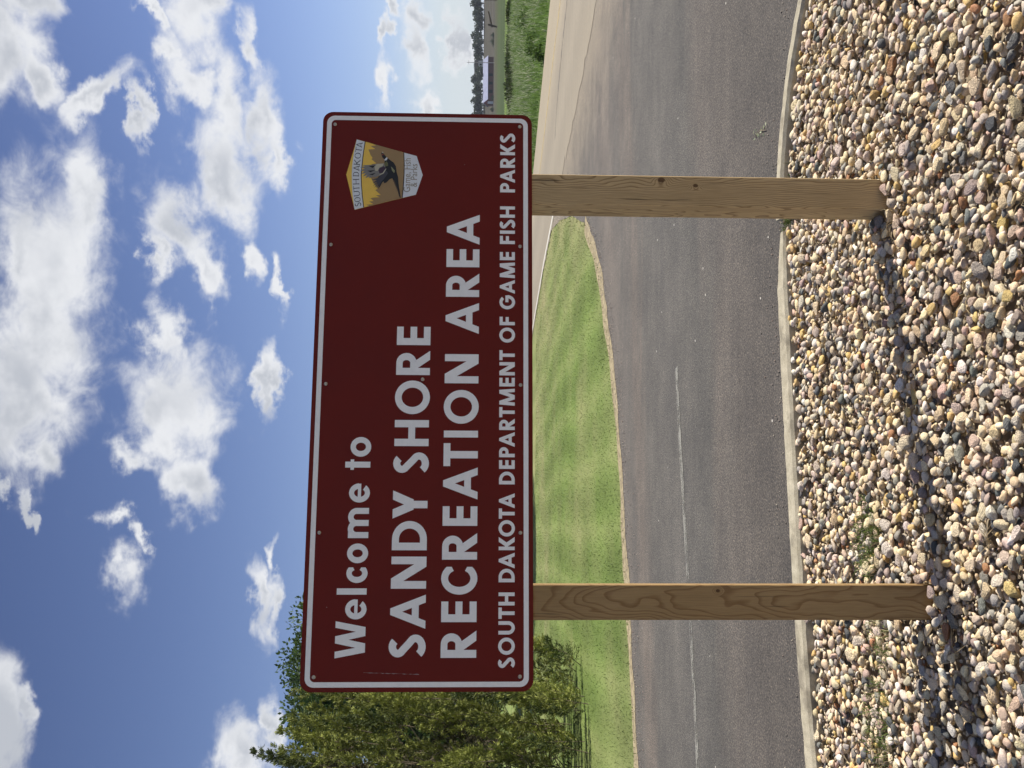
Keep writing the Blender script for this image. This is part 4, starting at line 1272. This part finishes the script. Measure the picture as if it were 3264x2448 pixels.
# ---- mown lawn on the corner: blades where they can be told apart
rg = np.random.default_rng(21)
FE = np.array(far_edge)
NH = np.array(near_h)
def lawn_ok(x_, y_):
    """beyond the side road's far edge, left of the highway"""
    ye = np.interp(x_, FE[:, 0], FE[:, 1])
    xn = np.interp(y_, NH[:, 1], NH[:, 0])
    left_of_mouth = (x_ < FE[-1, 0])
    return (y_ > ye + 0.03 + .10 * np.sin(x_ * 9) * np.sin(x_ * 3.7)) & left_of_mouth & (x_ < xn - 0.05)
def vnoise(x_, y_, sc, seed):
    g_ = np.random.default_rng(seed).random((64, 64))
    X_, Y_ = x_ / sc + 17.3, y_ / sc + 5.1
    i_, j_ = np.floor(X_).astype(int), np.floor(Y_).astype(int)
    f, h = X_ - i_, Y_ - j_
    f, h = f * f * (3 - 2 * f), h * h * (3 - 2 * h)
    i_, j_, i1, j1 = i_ % 64, j_ % 64, (i_ + 1) % 64, (j_ + 1) % 64
    return (g_[i_, j_] * (1 - f) + g_[i1, j_] * f) * (1 - h) + (g_[i_, j1] * (1 - f) + g_[i1, j1] * f) * h
def lawn_col(x_, y_):
    """greens of the mown corner: mowing bands, dry patches towards the tip and along the road"""
    edge = y_ - np.interp(x_, FE[:, 0], FE[:, 1])
    wob = 1.6 * (vnoise(x_, y_, 3.0, 5) - .5)
    band = np.sin((x_ * .985 + y_ * .165 + .35 * wob) * 5.6)
    dry = .30 * np.clip(vnoise(x_, y_, 2.2, 1) - .55, 0, 1) * 2 + .35 * np.clip(vnoise(x_, y_, .7, 2) - .5, 0, 1)
    dry = dry + .55 * np.clip((x_ - .5) / 3.0, 0, 1) * vnoise(x_, y_, 1.6, 3) + .30 * np.exp(-np.maximum(edge, 0) / .35)
    dry = dry + .30 * np.clip(band - .45, 0, 1) + .35 * np.clip((y_ - 20) / 10, 0, 1) * vnoise(x_, y_, 4, 6)
    dry = np.clip(dry, 0, .95)[..., None]
    g_ = np.array([.148, .207, .057]) * (1 + .15 * band[..., None]) * (.85 + .3 * vnoise(x_, y_, 1.1, 4)[..., None])
    return g_ * (1 - dry) + np.array([.335, .305, .165]) * dry
lx = np.arange(-14, 4.7, .16)
ly = np.arange(8.4, 36, .16)
LX, LY = np.meshgrid(lx, ly)
cxm, cym = (LX[:-1, :-1] + .08), (LY[:-1, :-1] + .08)
okc = lawn_ok(cxm, cym + .12)
k0 = (np.arange(LX.shape[0] - 1)[:, None] * LX.shape[1] + np.arange(LX.shape[1] - 1)[None])[okc]
M_LAWN = mat_tint("mown_turf", .95, .1)
Tn = NT(M_LAWN.node_tree)
bb = Tn.n['Principled BSDF']
tn = Tn.noise(wpos(Tn), 34, 5, .7)
att = [nd for nd in Tn.n if nd.type == 'ATTRIBUTE'][0].outputs['Color']
Tn.put(bb.inputs['Base Color'], Tn.mix(1.0, att, Tn.ramp(tn, [(0.3, (.72, .75, .70)), (0.7, (1.22, 1.2, 1.2))]), 'MULTIPLY'))
Tn.put(bb.inputs['Normal'], Tn.bump(tn, .4, .03))
mesh_obj("lawn", np.stack([LX, LY, np.full(LX.shape, -.123)], -1).reshape(-1, 3), np.stack([k0, k0 + 1, k0 + LX.shape[1] + 1, k0 + LX.shape[1]], -1), M_LAWN, kind="structure", col=lawn_col(LX, LY).reshape(-1, 3))
n_ = 700000
y_ = 9.0 + 23 * rg.random(n_) ** 1.9
x_ = rg.uniform(-12.5, 4.4, n_)
kp = lawn_ok(x_, y_) & (np.abs(x_) < 0.52 * y_ + 1)
x_, y_ = x_[kp][:72000], y_[kp][:72000]
n_ = len(x_)
cols = lawn_col(x_, y_) * rg.uniform(.86, 1.16, (n_, 1))
edge_d = y_ - np.interp(x_, FE[:, 0], FE[:, 1])
h_ = rg.uniform(.014, .030, n_) * (1 + 1.6 * np.exp(-np.maximum(edge_d, 0) / .16) * rg.random(n_))
v_, f_, c_ = blades(x_, y_, np.full(n_, GZ + .003), h_, rg.uniform(.005, .010, n_) * (.7 + y_ / 24), .6, rg, cols, cols * 1.12)
mesh_obj("lawn_grass", v_, f_, M_GRASS, kind="stuff", label="short mown grass on the corner between side road and highway", col=c_)

# ---- rank meadow beyond the highway
FH = np.array(far_h)
rg = np.random.default_rng(22)
n_ = 260000
y_ = 25 + 42 * rg.random(n_) ** 1.25
x_ = rg.uniform(4, 42, n_)
xf = np.interp(y_, FH[:, 1], FH[:, 0])
kp = (x_ > xf + .15) & (x_ < .60 * y_ + 3) & (x_ > .20 * y_)
x_, y_ = x_[kp][:78000], y_[kp][:78000]
n_ = len(x_)
xf = np.interp(y_, FH[:, 1], FH[:, 0])
away = x_ - xf
clump = .5 + .5 * np.sin(x_ * 1.7 + 2 * np.sin(y_ * .8)) * np.sin(y_ * 1.1 + 1.5 * np.sin(x_ * .6))
pale = rg.random(n_) < (.10 + .38 * clump) * np.clip((away - .8) / 2, .1, 1)
cg = np.array([.122, .195, .048])[None] * rg.uniform(.70, 1.35, (n_, 1)) * (1 + .25 * (1 - clump))[:, None]
cp = np.array([.40, .42, .28])[None] * rg.uniform(.7, 1.25, (n_, 1))
cols = np.where(pale[:, None], cp, cg)
h_ = rg.uniform(.16, .42, n_) * (.55 + .75 * clump) * np.clip(.45 + away / 3.0, .45, 1.25)
v_, f_, c_ = blades(x_, y_, np.full(n_, GZ - .01), h_, rg.uniform(.012, .030, n_), .55, rg, cols, np.where(pale[:, None], cp * 1.35, cg * 1.2))
mesh_obj("meadow_grass", v_, f_, M_GRASS, kind="stuff", label="tall rank meadow grass with pale seed heads beyond the highway", col=c_)

# ---- weed thickets and low shrubs in the meadow
def bush(name, label, cat, loc, rx, rz, n_leaf, leaf, col_a, col_b, seed, group=None, elong=(1, 1), stems=True):
    rg = np.random.default_rng(seed)
    t = thing(name, label, cat, loc, 0, group)
    nb = 26
    cs = rg.normal(size=(nb, 3))
    cs /= np.linalg.norm(cs, axis=1)[:, None]
    cs *= rg.uniform(.25, .8, (nb, 1))
    cs[:, 2] = np.abs(cs[:, 2])
    ci = rg.integers(0, nb, n_leaf)
    p_ = cs[ci] + rg.normal(0, .17, (n_leaf, 3))
    P_ = p_ * np.array([rx * elong[0], rx * elong[1], rz])
    P_[:, 2] = np.abs(P_[:, 2]) + .02
    D_ = p_ * .7 + rg.normal(0, .6, (n_leaf, 3)) + np.array([0, 0, .5])
    v_, f_ = leaves(P_, D_, leaf * rg.uniform(.7, 1.3, n_leaf), leaf * .45, rg)
    mixf = rg.random((nb, 1))[ci]
    cc = (np.array(col_a) * (1 - mixf) + np.array(col_b) * mixf) * rg.uniform(.75, 1.25, (n_leaf, 1))
    mesh_obj("foliage", v_, f_, M_LEAF, parent=t, col=np.repeat(cc, 4, 0))
    if stems:
        mb = MB()
        for c0 in cs[:9]:
            mb.tube([(0, 0, -.06), tuple(c0 * np.array([rx * .4, rx * .4, rz * .5])), tuple(c0 * np.array([rx * elong[0], rx * elong[1], rz]) * .9)], [.02 * rz, .012 * rz, .005 * rz], 4)
        mb.obj("stems", M_BARK_PALE, parent=t)
    return t
wpos_ = [(18.7, 57, 1.5, .44), (20.2, 60, 1.9, .46), (22.4, 61.5, 1.6, .40), (24.3, 60, 1.1, .36), (17.4, 53, .9, .36)]
for q, (x_, y_, r_, h_) in enumerate(wpos_):
    bush("weed_thicket", "dark weedy thicket standing in the meadow grass", "shrub", (x_, y_, GZ), r_, h_, 1800, .22, (.040, .060, .020), (.066, .080, .028), 100 + q, "weed thickets in the meadow", (1.4, .8))
for q, (x_, y_, lb) in enumerate([(12.1, 32.6, "bright green broad-leaved weed clump at the meadow's road side, low and round"), (10.6, 29.3, "small leafy weed clump growing right against the highway edge"), (14.9, 37.6, "taller pale-tipped weed clump deeper in the meadow grass")]):
    bush("weed_clump", lb, "weed", (x_, y_, GZ), (.45, .3, .6)[q], (.45, .3, .62)[q], 420, .13, (.085, .15, .03), (.13, .19, .05), 140 + q)

# ---- juniper on the lawn
def plume_leaves(base, axis, length, rad, n_sp, per, rg):
    """an upright spray: short twigs set round a curved axis, each clothed in scale leaves; yellow young tips"""
    ax = axis / np.linalg.norm(axis)
    o1 = np.cross(ax, [0.31, .77, .55])
    o1 /= np.linalg.norm(o1)
    o2 = np.cross(ax, o1)
    t_ = np.linspace(.05, 1, n_sp) + rg.normal(0, .03, n_sp)
    an = rg.uniform(0, 2 * np.pi, n_sp)
    rv = np.cos(an)[:, None] * o1 + np.sin(an)[:, None] * o2
    bend = np.array([0, 0, .22 * length])
    C_ = base + ax * (length * t_)[:, None] + bend * (t_ ** 2)[:, None] + rv * (rad * .12)
    sd = ax[None] * rg.uniform(.5, 1.1, (n_sp, 1)) + rv * (1.15 - .8 * t_)[:, None]
    sd /= np.linalg.norm(sd, axis=1)[:, None]
    sl = rad * rg.uniform(.75, 1.25, n_sp) * (1.22 - .92 * np.clip(t_, 0, 1))
    k_ = np.repeat(np.arange(n_sp), per)
    u_ = rg.random(len(k_))
    P_ = C_[k_] + sd[k_] * (sl[k_] * u_)[:, None] + rg.normal(0, .017, (len(k_), 3))
    D_ = sd[k_] * 1.0 + rg.normal(0, .38, (len(k_), 3))
    return P_, D_, u_
def juniper(name, label, loc, H, Rm, seed, n_pl, per, leaf):
    rg = np.random.default_rng(seed)
    t = thing(name, label, "tree", loc)
    mb = MB()
    trunk_top = []
    for k_ in range(3):
        a0 = k_ * 2.1 + .4
        pts = [(.10 * math.cos(a0), .10 * math.sin(a0), -.1)]
        for q in range(1, 7):
            f = q / 6
            pts.append((.12 * math.cos(a0) + f * .55 * math.cos(a0) + rg.normal(0, .06), .12 * math.sin(a0) + f * .55 * math.sin(a0) + rg.normal(0, .06), H * (.88 - .1 * k_) * f))
        mb.tube(pts, [.13 * (1 - .85 * q / 6) + .012 for q in range(7)], 7)
        trunk_top.append(pts)
    AP, AD, AC = [], [], []
    yg, ol, br = np.array([.262, .285, .068]), np.array([.120, .150, .046]), np.array([.075, .066, .034])
    n_limb = 120
    limbs = []
    for k_ in range(n_limb):
        hz = (rg.random() ** 1.15) * .96 - .025
        az = rg.uniform(0, 2 * np.pi)
        prof = Rm * (1 - max(hz, 0)) ** .30 * rg.uniform(.62, .95)
        st = trunk_top[k_ % 3]
        z0 = max(.15, H * hz * .86 - .25)
        fz = min(z0 / (H * .78), 1) * 6
        i0 = int(min(fz, 5))
        p0 = np.array(st[i0]) * (1 - (fz - i0)) + np.array(st[i0 + 1]) * (fz - i0)
        end = np.array([math.cos(az) * prof, math.sin(az) * prof, max(.40, H * hz + .10 + .10 * prof)])
        mid_ = p0 * .45 + end * .55 + np.array([0, 0, -.12 * prof]) + rg.normal(0, .08, 3)
        limbs.append((p0, mid_, end))
        if hz > .10:
            mb.tube([tuple(p0), tuple(mid_), tuple(end)], [.022, .011, .003], 5)
    tw_ = MB()
    def add(pos, ax, L_, rad, nsp, per_, base):
        P_, D_, tip = plume_leaves(pos, ax, L_, rad, nsp, per_, rg)
        AP.append(P_); AD.append(D_)
        AC.append(base[None] * (.62 + .55 * tip[:, None]) * rg.uniform(.85, 1.18, (len(P_), 1)))
        tw_.tube([tuple(pos - ax * .10), tuple(pos + ax / np.linalg.norm(ax) * L_ * .6)], [.010, .004], 3)
    # dense upright tufts round the outside, set in staggered tiers
    for k_ in range(n_pl):
        hz = (k_ + rg.random()) / n_pl
        hz = hz ** 1.25
        az = k_ * 2.399963 + rg.normal(0, .18)
        prof = Rm * (1 - hz * .97) ** .30 * rg.uniform(.58, 1.06)
        pos = np.array([math.cos(az) * prof, math.sin(az) * prof, max(.05, H * hz * .93 - .35 + rg.normal(0, .12))])
        out = np.array([math.cos(az), math.sin(az), 0])
        ax = out * rg.uniform(.02, .34) + np.array([0, 0, 1.0]) + rg.normal(0, .10, 3)
        base = (yg if rg.random() < .72 else ol) * rg.uniform(.6, 1.15)
        add(pos, ax, rg.uniform(.8, 1.5), rg.uniform(.15, .26), per, 32, base)
    # a skirt of low sprays down to the grass
    for k_ in range(36):
        az = k_ * 2.399963 * 1.37
        prof = Rm * rg.uniform(.60, 1.0)
        base = (yg if rg.random() < .45 else ol) * rg.uniform(.65, 1.1)
        add(np.array([math.cos(az) * prof, math.sin(az) * prof, rg.uniform(.0, .12)]), np.array([math.cos(az) * .5, math.sin(az) * .5, 1.0]) + rg.normal(0, .15, 3), rg.uniform(.45, .85), rg.uniform(.16, .24), 30, 24, base)
    # older, browner sprays within
    for k_ in range(330):
        p0, m_, e_ = limbs[rg.integers(n_limb)]
        f = rg.uniform(.25, .78)
        pos = (p0 * (1 - f) ** 2 + 2 * m_ * f * (1 - f) + e_ * f * f) + rg.normal(0, .16, 3)
        pos[2] = max(pos[2], .08)
        add(pos, np.array([0, 0, 1.0]) + rg.normal(0, .3, 3), rg.uniform(.4, .8), rg.uniform(.10, .17), 12, 14, br * rg.uniform(.7, 1.3))
    P_, D_, C_ = np.concatenate(AP), np.concatenate(AD), np.concatenate(AC)
    n_ = len(P_)
    v_, f_ = leaves(P_, D_, leaf * rg.uniform(.7, 1.4, n_), leaf * .27, rg)
    mesh_obj("crown", v_, f_, M_SCALE, parent=t, col=np.repeat(C_, 4, 0))
    mb.obj("trunk", M_BARK, parent=t)
    tw_.obj("twigs", M_BARK, parent=t, kind="stuff")
    return t
M_SCALE = mat_tint("juniper_scale_leaf", .7, .2, trans=.10)
juniper("juniper_tree", "bushy yellow-green juniper with upright sprays on the lawn", (-8.35, 17.3, GZ), 5.50, 3.45, 31, 200, 46, .066)

# ---- broad-leaved trees
def leafy_tree(name, label, loc, H, Rc, zc_, n_clump, per, leaf, cols, seed, group=None, limbs=9, trunk_r=.16, squash=1.0, cat="tree"):
    rg = np.random.default_rng(seed)
    t = thing(name, label, cat, loc, 0, group)
    cs = rg.normal(size=(n_clump, 3))
    cs /= np.linalg.norm(cs, axis=1)[:, None]
    cs *= (rg.random((n_clump, 1)) ** .45)
    half = H - zc_
    C0 = cs * np.array([Rc, Rc, half * squash]) * .86 + np.array([0, 0, zc_])
    rad = rg.uniform(.16, .30, n_clump) * Rc
    ci = rg.integers(0, n_clump, n_clump * per)
    dv = rg.normal(size=(len(ci), 3))
    dv /= np.linalg.norm(dv, axis=1)[:, None]
    rr = rad[ci] * rg.random(len(ci)) ** .4
    P_ = C0[ci] + dv * rr[:, None] * np.array([1.1, 1.1, .8])
    D_ = dv + rg.normal(0, .6, dv.shape) + np.array([0, 0, -.15])
    v_, f_ = leaves(P_, D_, leaf * rg.uniform(.7, 1.35, len(ci)), leaf * .62, rg)
    mixf = rg.random((n_clump, 1))[ci]
    cc = (np.array(cols[0]) * (1 - mixf) + np.array(cols[1]) * mixf) * rg.uniform(.75, 1.25, (len(ci), 1))
    mesh_obj("crown", v_, f_, M_LEAF, parent=t, col=np.repeat(cc, 4, 0))
    mb = MB()
    fork = zc_ - half * .45
    mb.tube([(0, 0, -.2), (.03, .02, fork * .5), (0, .04, fork), (.05, 0, zc_ + half * .3)], [trunk_r, trunk_r * .85, trunk_r * .7, trunk_r * .22], 7)
    for q in range(limbs):
        e_ = C0[rg.integers(n_clump)]
        m_ = np.array([e_[0] * .45, e_[1] * .45, fork + (e_[2] - fork) * .4])
        mb.tube([(0, .03, fork * .96), tuple(m_), tuple(e_)], [trunk_r * .45, trunk_r * .28, trunk_r * .09], 5)
    mb.obj("trunk", M_BARK, parent=t)
    return t
DG = ((.038, .072, .020), (.066, .108, .030))
leafy_tree("broadleaf_tree", "tall dark-green broad-leaved tree rising behind the juniper and the sign", (-13.1, 42, GZ), 11.3, 4.3, 6.6, 190, 400, .20, DG, 41)
leafy_tree("broadleaf_tree", "slim young broad-leaved tree by the highway, hidden behind the sign's lower middle", (-1.3, 34.5, GZ), 6.4, 1.9, 4.2, 60, 120, .16, DG, 42, trunk_r=.10)
leafy_tree("broadleaf_tree", "young broad-leaved tree on the lawn behind the sign's left half", (-5.2, 35.5, GZ), 6.2, 2.0, 4.0, 60, 120, .16, DG, 43, trunk_r=.10)
leafy_tree("broadleaf_tree", "low dense dark tree filling the gap behind the juniper", (-16.2, 40, GZ), 7.0, 4.0, 3.6, 120, 170, .24, DG, 44, trunk_r=.14)
leafy_tree("broadleaf_tree", "wide dark thicket tree at the lawn's back edge beyond the juniper", (-11.6, 46, GZ), 5.6, 3.6, 2.8, 100, 150, .26, DG, 45, trunk_r=.12)
# a white marker stake on the lawn
mb = MB()
mb.tube([(-7.55, 25.9, GZ - .1), (-7.53, 25.9, .85)], .014, 6)
mb.obj("marker_stake", flat_mat("white_stake", (.62, .62, .58), .6), label="thin white marker stake standing in the lawn beside the juniper", cat="stake")

# ---- weeds and straw in the gravel bed
def gravel_weed(label, x_, y_, r_, n_, h_, seed, green):
    rg = np.random.default_rng(seed)
    a_0 = rg.uniform(0, 2 * np.pi, n_)
    d_0 = r_ * np.sqrt(rg.random(n_))
    px, py = x_ + d_0 * np.cos(a_0) * 1.3, y_ + d_0 * np.sin(a_0) * .8
    gz_ = np.array([float(surf(a, b)) for a, b in zip(px, py)]) - .012
    g_ = rg.random(n_) < green
    cols = np.where(g_[:, None], np.array([.12, .165, .045]), np.array([.33, .28, .17])) * rg.uniform(.7, 1.3, (n_, 1))
    v_, f_, c_ = blades(px, py, gz_, rg.uniform(.5, 1.2, n_) * h_, np.full(n_, .0042), .7, rg, cols, cols * 1.15)
    # small leaflets
    nl = n_ * 2
    k_ = rg.integers(0, n_, nl)
    P_ = np.stack([px[k_], py[k_], gz_[k_] + rg.random(nl) * h_ * .85], -1) + rg.normal(0, .008, (nl, 3))
    lv, lf = leaves(P_, rg.normal(size=(nl, 3)), .014, .006, rg)
    t = thing("gravel_weed", label, "weed", (0, 0, 0))
    mesh_obj("stalks", v_, f_, M_GRASS, parent=t, kind="stuff", col=c_)
    mesh_obj("leaflets", lv, lf, M_LEAF, parent=t, kind="stuff", col=np.repeat(cols[k_], 4, 0))
gravel_weed("sparse green weed patch among the stones close to the left post", -0.71, 4.22, .15, 240, .075, 1, .8)
gravel_weed("greyish dry weed tuft among the stones on the far side of the left post", -1.12, 4.10, .12, 170, .060, 2, .45)
gravel_weed("straggly green weeds in the gravel out past the left post", -1.55, 4.12, .18, 240, .070, 3, .7)
gravel_weed("small weed rooted against the kerb just right of the right post", 1.27, 5.30, .06, 90, .065, 4, .55)
gravel_weed("small weed growing at the gap between the two kerb lengths", 0.96, 5.28, .05, 80, .050, 5, .6)
gravel_weed("low dry weed on the gravel at the front of the bed before the left post", -1.22, 2.92, .07, 70, .05, 6, .5)
# green scraps of a fallen twig on the asphalt by the kerb
rg = np.random.default_rng(91)
P_ = np.stack([1.72 + rg.normal(0, .035, 14), 6.18 + np.linspace(-.12, .12, 14) + rg.normal(0, .02, 14), np.full(14, Z_ROAD + .006) + rg.uniform(0, .012, 14)], -1)
D_ = rg.normal(size=(14, 3)) * np.array([1, 1, .25])
v_, f_ = leaves(P_, D_, .030, .015, rg)
mb = MB()
mb.v = [tuple(q) for q in v_]
mb.f = [tuple(map(int, q)) for q in f_]
tw = thing("leaf_scraps", "pale green leaf scraps from a fallen twig on the asphalt beside the kerb", "leaves")
mesh_obj("leaves", v_, f_, M_LEAF, parent=tw, kind="stuff", col=np.tile(np.array([[.42, .46, .30]]), (56, 1)))
mb = MB()
mb.tube([(1.70, 6.05, Z_ROAD + .006), (1.73, 6.17, Z_ROAD + .011), (1.72, 6.31, Z_ROAD + .006)], [.003, .0025, .0015], 4)
mb.obj("twig", M_BARK_PALE, parent=tw)
def straw_clump(label, x_, y_, n_, seed):
    rg = np.random.default_rng(seed)
    mb = MB()
    z0 = float(surf(x_, y_)) + .008
    for q in range(n_):
        an = rg.uniform(0, 6.28)
        L_ = rg.uniform(.05, .15)
        pts = []
        for k_ in range(4):
            f = k_ / 3
            pts.append((x_ + math.cos(an + .5 * f) * L_ * f + .004 * rg.normal(), y_ + math.sin(an + .5 * f) * L_ * f * .8, z0 - .006 + math.sin(f * 2.4) * L_ * rg.uniform(.2, .45)))
        mb.tube(pts, [.0011, .0010, .0008, .0004], 4)
    o = mb.obj("dry_straw", M_STRAW, label=label, cat="straw", kind="stuff")
M_STRAW = flat_mat("dry_straw", (.36, .28, .16), .85, .15, .2, 40)
for q, (x_, y_, lb) in enumerate([(1.10, 3.45, "wisp of dry straw lying on the stones in front of the right post"), (0.72, 3.86, "dry straw caught at the foot of the right post"), (1.30, 4.25, "dry straw scattered on the stones beside the right post"), (0.35, 3.30, "dry straw on the gravel between the posts, towards the viewer"), (-0.55, 3.20, "dry straw in the shadow band before the left post"), (0.62, 2.95, "long dry straw on the front of the gravel bed"), (-1.02, 3.42, "dry straw against the left post's foot"), (1.55, 4.70, "dry straw near the right-hand kerb")]):
    straw_clump(lb, x_, y_, 9, 60 + q)

# ================================================================== FAR COUNTRY
def tz(y_):
    return float(terrain(0, y_))
# barn
M_ROOF = flat_mat("blue_grey_metal_roof", (.30, .32, .44), .5, .4, .10, .6)
M_BARN = flat_mat("dull_red_boards", (.115, .050, .045), .9, .1, .2, .8)
M_GABLE = flat_mat("red_gable_boards", (.19, .035, .040), .9, .1, .15, .8)
M_DARK = flat_mat("dark_opening", (.02, .02, .022), .9, .1, .1)
M_BWHITE = flat_mat("white_boards", (.62, .62, .60), .8, .2, .08, 1.0)
barn = thing("barn", "long low farm barn with blue-grey roof, dull red walls and white door in its gable", "barn", (138, 420, tz(420)), R(7))
BL, BW, BH, BR = 20.0, 8.0, 2.6, 4.6
mb = MB()
mb.box((0, 0, BH / 2 - .3), (BL, BW, BH + .6))
mb.obj("wall", M_BARN, parent=barn)
for s_ in (-1, 1):
    v_ = [(s_ * BL / 2, -BW / 2, BH), (s_ * BL / 2, BW / 2, BH), (s_ * BL / 2, 0, BR), (s_ * (BL / 2 - .15), -BW / 2, BH), (s_ * (BL / 2 - .15), BW / 2, BH), (s_ * (BL / 2 - .15), 0, BR)]
    mesh_obj("gable", v_, [(0, 1, 2), (5, 4, 3), (0, 3, 4, 1), (1, 4, 5, 2), (2, 5, 3, 0)], M_GABLE, parent=barn)
for s_ in (-1, 1):
    e = .5
    x0, x1 = -BL / 2 - .4, BL / 2 + .4
    ye, ze = s_ * (BW / 2 + e), BH - e * (BR - BH) / (BW / 2)
    v_ = [(x0, ye, ze + .06), (x1, ye, ze + .06), (x1, 0, BR + .06), (x0, 0, BR + .06), (x0, ye, ze + .20), (x1, ye, ze + .20), (x1, 0, BR + .20), (x0, 0, BR + .20)]
    roof = mesh_obj("roof", v_, [(0, 1, 2, 3), (7, 6, 5, 4), (0, 4, 5, 1), (1, 5, 6, 2), (2, 6, 7, 3), (3, 7, 4, 0)], M_ROOF, parent=barn)
    if s_ < 0:
        for vx in (-4.6, 3.6):
            m2 = MB()
            m2.tube([(vx, 0, BR), (vx, 0, BR + .75)], .34, 8)
            m2.tube([(vx, 0, BR + .72), (vx, 0, BR + 1.0)], [.50, .06], 8)
            m2.obj("roof_vent", M_DARK, parent=roof)
mb = MB()
mb.box((-BL / 2 - .06, -.3, 1.35), (.14, 2.4, 2.5))
mb.obj("door", M_BWHITE, parent=barn)
for vx, ww in ((-6.5, 1.6), (-2.6, 1.2), (1.4, 1.2), (6.0, 2.6)):
    mb = MB()
    mb.box((vx, -BW / 2 - .05, 1.25), (ww, .12, 1.7))
    mb.obj("window" if ww < 2 else "side_door", M_DARK if ww < 2.0 else M_BARN, parent=barn)
# farmhouse among the trees
house = thing("farmhouse", "small white farmhouse half hidden in the tree line above the barn", "house", (164, 478, tz(478)), R(-15))
mb = MB()
mb.box((0, 0, 1.3), (7, 5.5, 3.2))
mb.obj("wall", M_BWHITE, parent=house)
mb = MB()
for s_ in (-1, 1):
    mb.poly([(-3.8, s_ * 3.1, 2.75), (3.8, s_ * 3.1, 2.75), (3.8, 0, 4.9), (-3.8, 0, 4.9)] if s_ < 0 else [(3.8, s_ * 3.1, 2.75), (-3.8, s_ * 3.1, 2.75), (-3.8, 0, 4.9), (3.8, 0, 4.9)])
mb.obj("roof", M_DARK, parent=house)
for vx in (-2, 1.6):
    mb = MB()
    mb.box((vx, -2.78, 1.6), (.9, .08, 1.2))
    mb.obj("window", M_DARK, parent=house)
# utility pole beside the barn
pole = thing("utility_pole", "slender grey utility pole standing before the barn", "pole", (132, 378, tz(378)))
mb = MB()
mb.tube([(0, 0, -.4), (0, 0, 11.2)], [.16, .10], 7)
mb.obj("shaft", flat_mat("weathered_pole", (.36, .33, .30), .9), parent=pole)
mb = MB()
mb.box((0, 0, 10.4), (1.9, .12, .14), R(25))
mb.obj("crossarm", M_BARK_PALE, parent=pole)
# fence corner at the pasture
fence = thing("fence_corner", "dark timber fence corner post with slanting brace at the field edge", "fence", (58.6, 140, GZ))
mb = MB()
mb.tube([(0, 0, -.3), (0, .02, 1.75)], .21, 8)
mb.obj("post", M_BARK, parent=fence)
mb = MB()
mb.tube([(-4.3, 0, -.3), (-3.9, .02, 1.35)], .15, 8)
mb.obj("post", M_BARK, parent=fence)
mb = MB()
mb.tube([(-4.3, 0, .75), (-1.9, 0, 1.3)], .12, 7)
mb.obj("brace", M_BARK, parent=fence)
for zz in (.5, .95, 1.35):
    mb = MB()
    mb.tube([(-4.3, 0, zz * .8), (0, 0, zz), (20, 6, zz)], .014, 4)
    mb.obj("wire", M_BARK, parent=fence)
# tree line on the rise
rgt = np.random.default_rng(77)
FAR_LABELS = "dark rounded tree in the shelter belt along the far rise"
q = 0
for ang in np.linspace(.225, .500, 40):
    Y_ = 476 + rgt.uniform(-8, 12)
    X_ = Y_ * (ang + rgt.normal(0, .0012))
    Hh = rgt.uniform(5.0, 7.6)
    if abs(ang - .345) < .012:
        Hh *= .68
    leafy_tree("shelter_belt_tree", FAR_LABELS, (X_, Y_, tz(Y_)), Hh, rgt.uniform(2.3, 3.3), Hh * .52, 34, 20, .95, ((.030, .046, .026), (.050, .070, .034)), 500 + q, "shelter belt trees on the far rise", limbs=2, trunk_r=.2)
    q += 1
# scattered bushes in the pasture
for q, (X_, Y_, r_) in enumerate([(152, 401, 1.6), (171, 398, 1.3), (120, 402, 1.5), (126, 405, 1.2), (146, 393, 2.0), (110, 396, 1.2)]):
    bush("pasture_bush", "small round dark bush in the dry pasture around the barn", "bush", (X_, Y_, tz(Y_)), r_, r_ * .9, 260, .5, (.030, .048, .024), (.05, .07, .03), 300 + q, "bushes in the far pasture", stems=False)

# ================================================================== AIR
mb = MB()
mb.box((0, 1000, 4.6), (8100, 8100, 16.8))
M_AIR = bpy.data.materials.new("summer_haze")
M_AIR.use_nodes = True
TA = NT(M_AIR.node_tree)
TA.n.clear()
pv = TA.node('ShaderNodeVolumePrincipled')
pv.inputs['Color'].default_value = (.80, .88, 1.0, 1)
pv.inputs['Density'].default_value = .00016
TA.t.links.new(pv.outputs[0], TA.node('ShaderNodeOutputMaterial').inputs['Volume'])
mb.obj("haze", M_AIR, kind="stuff")
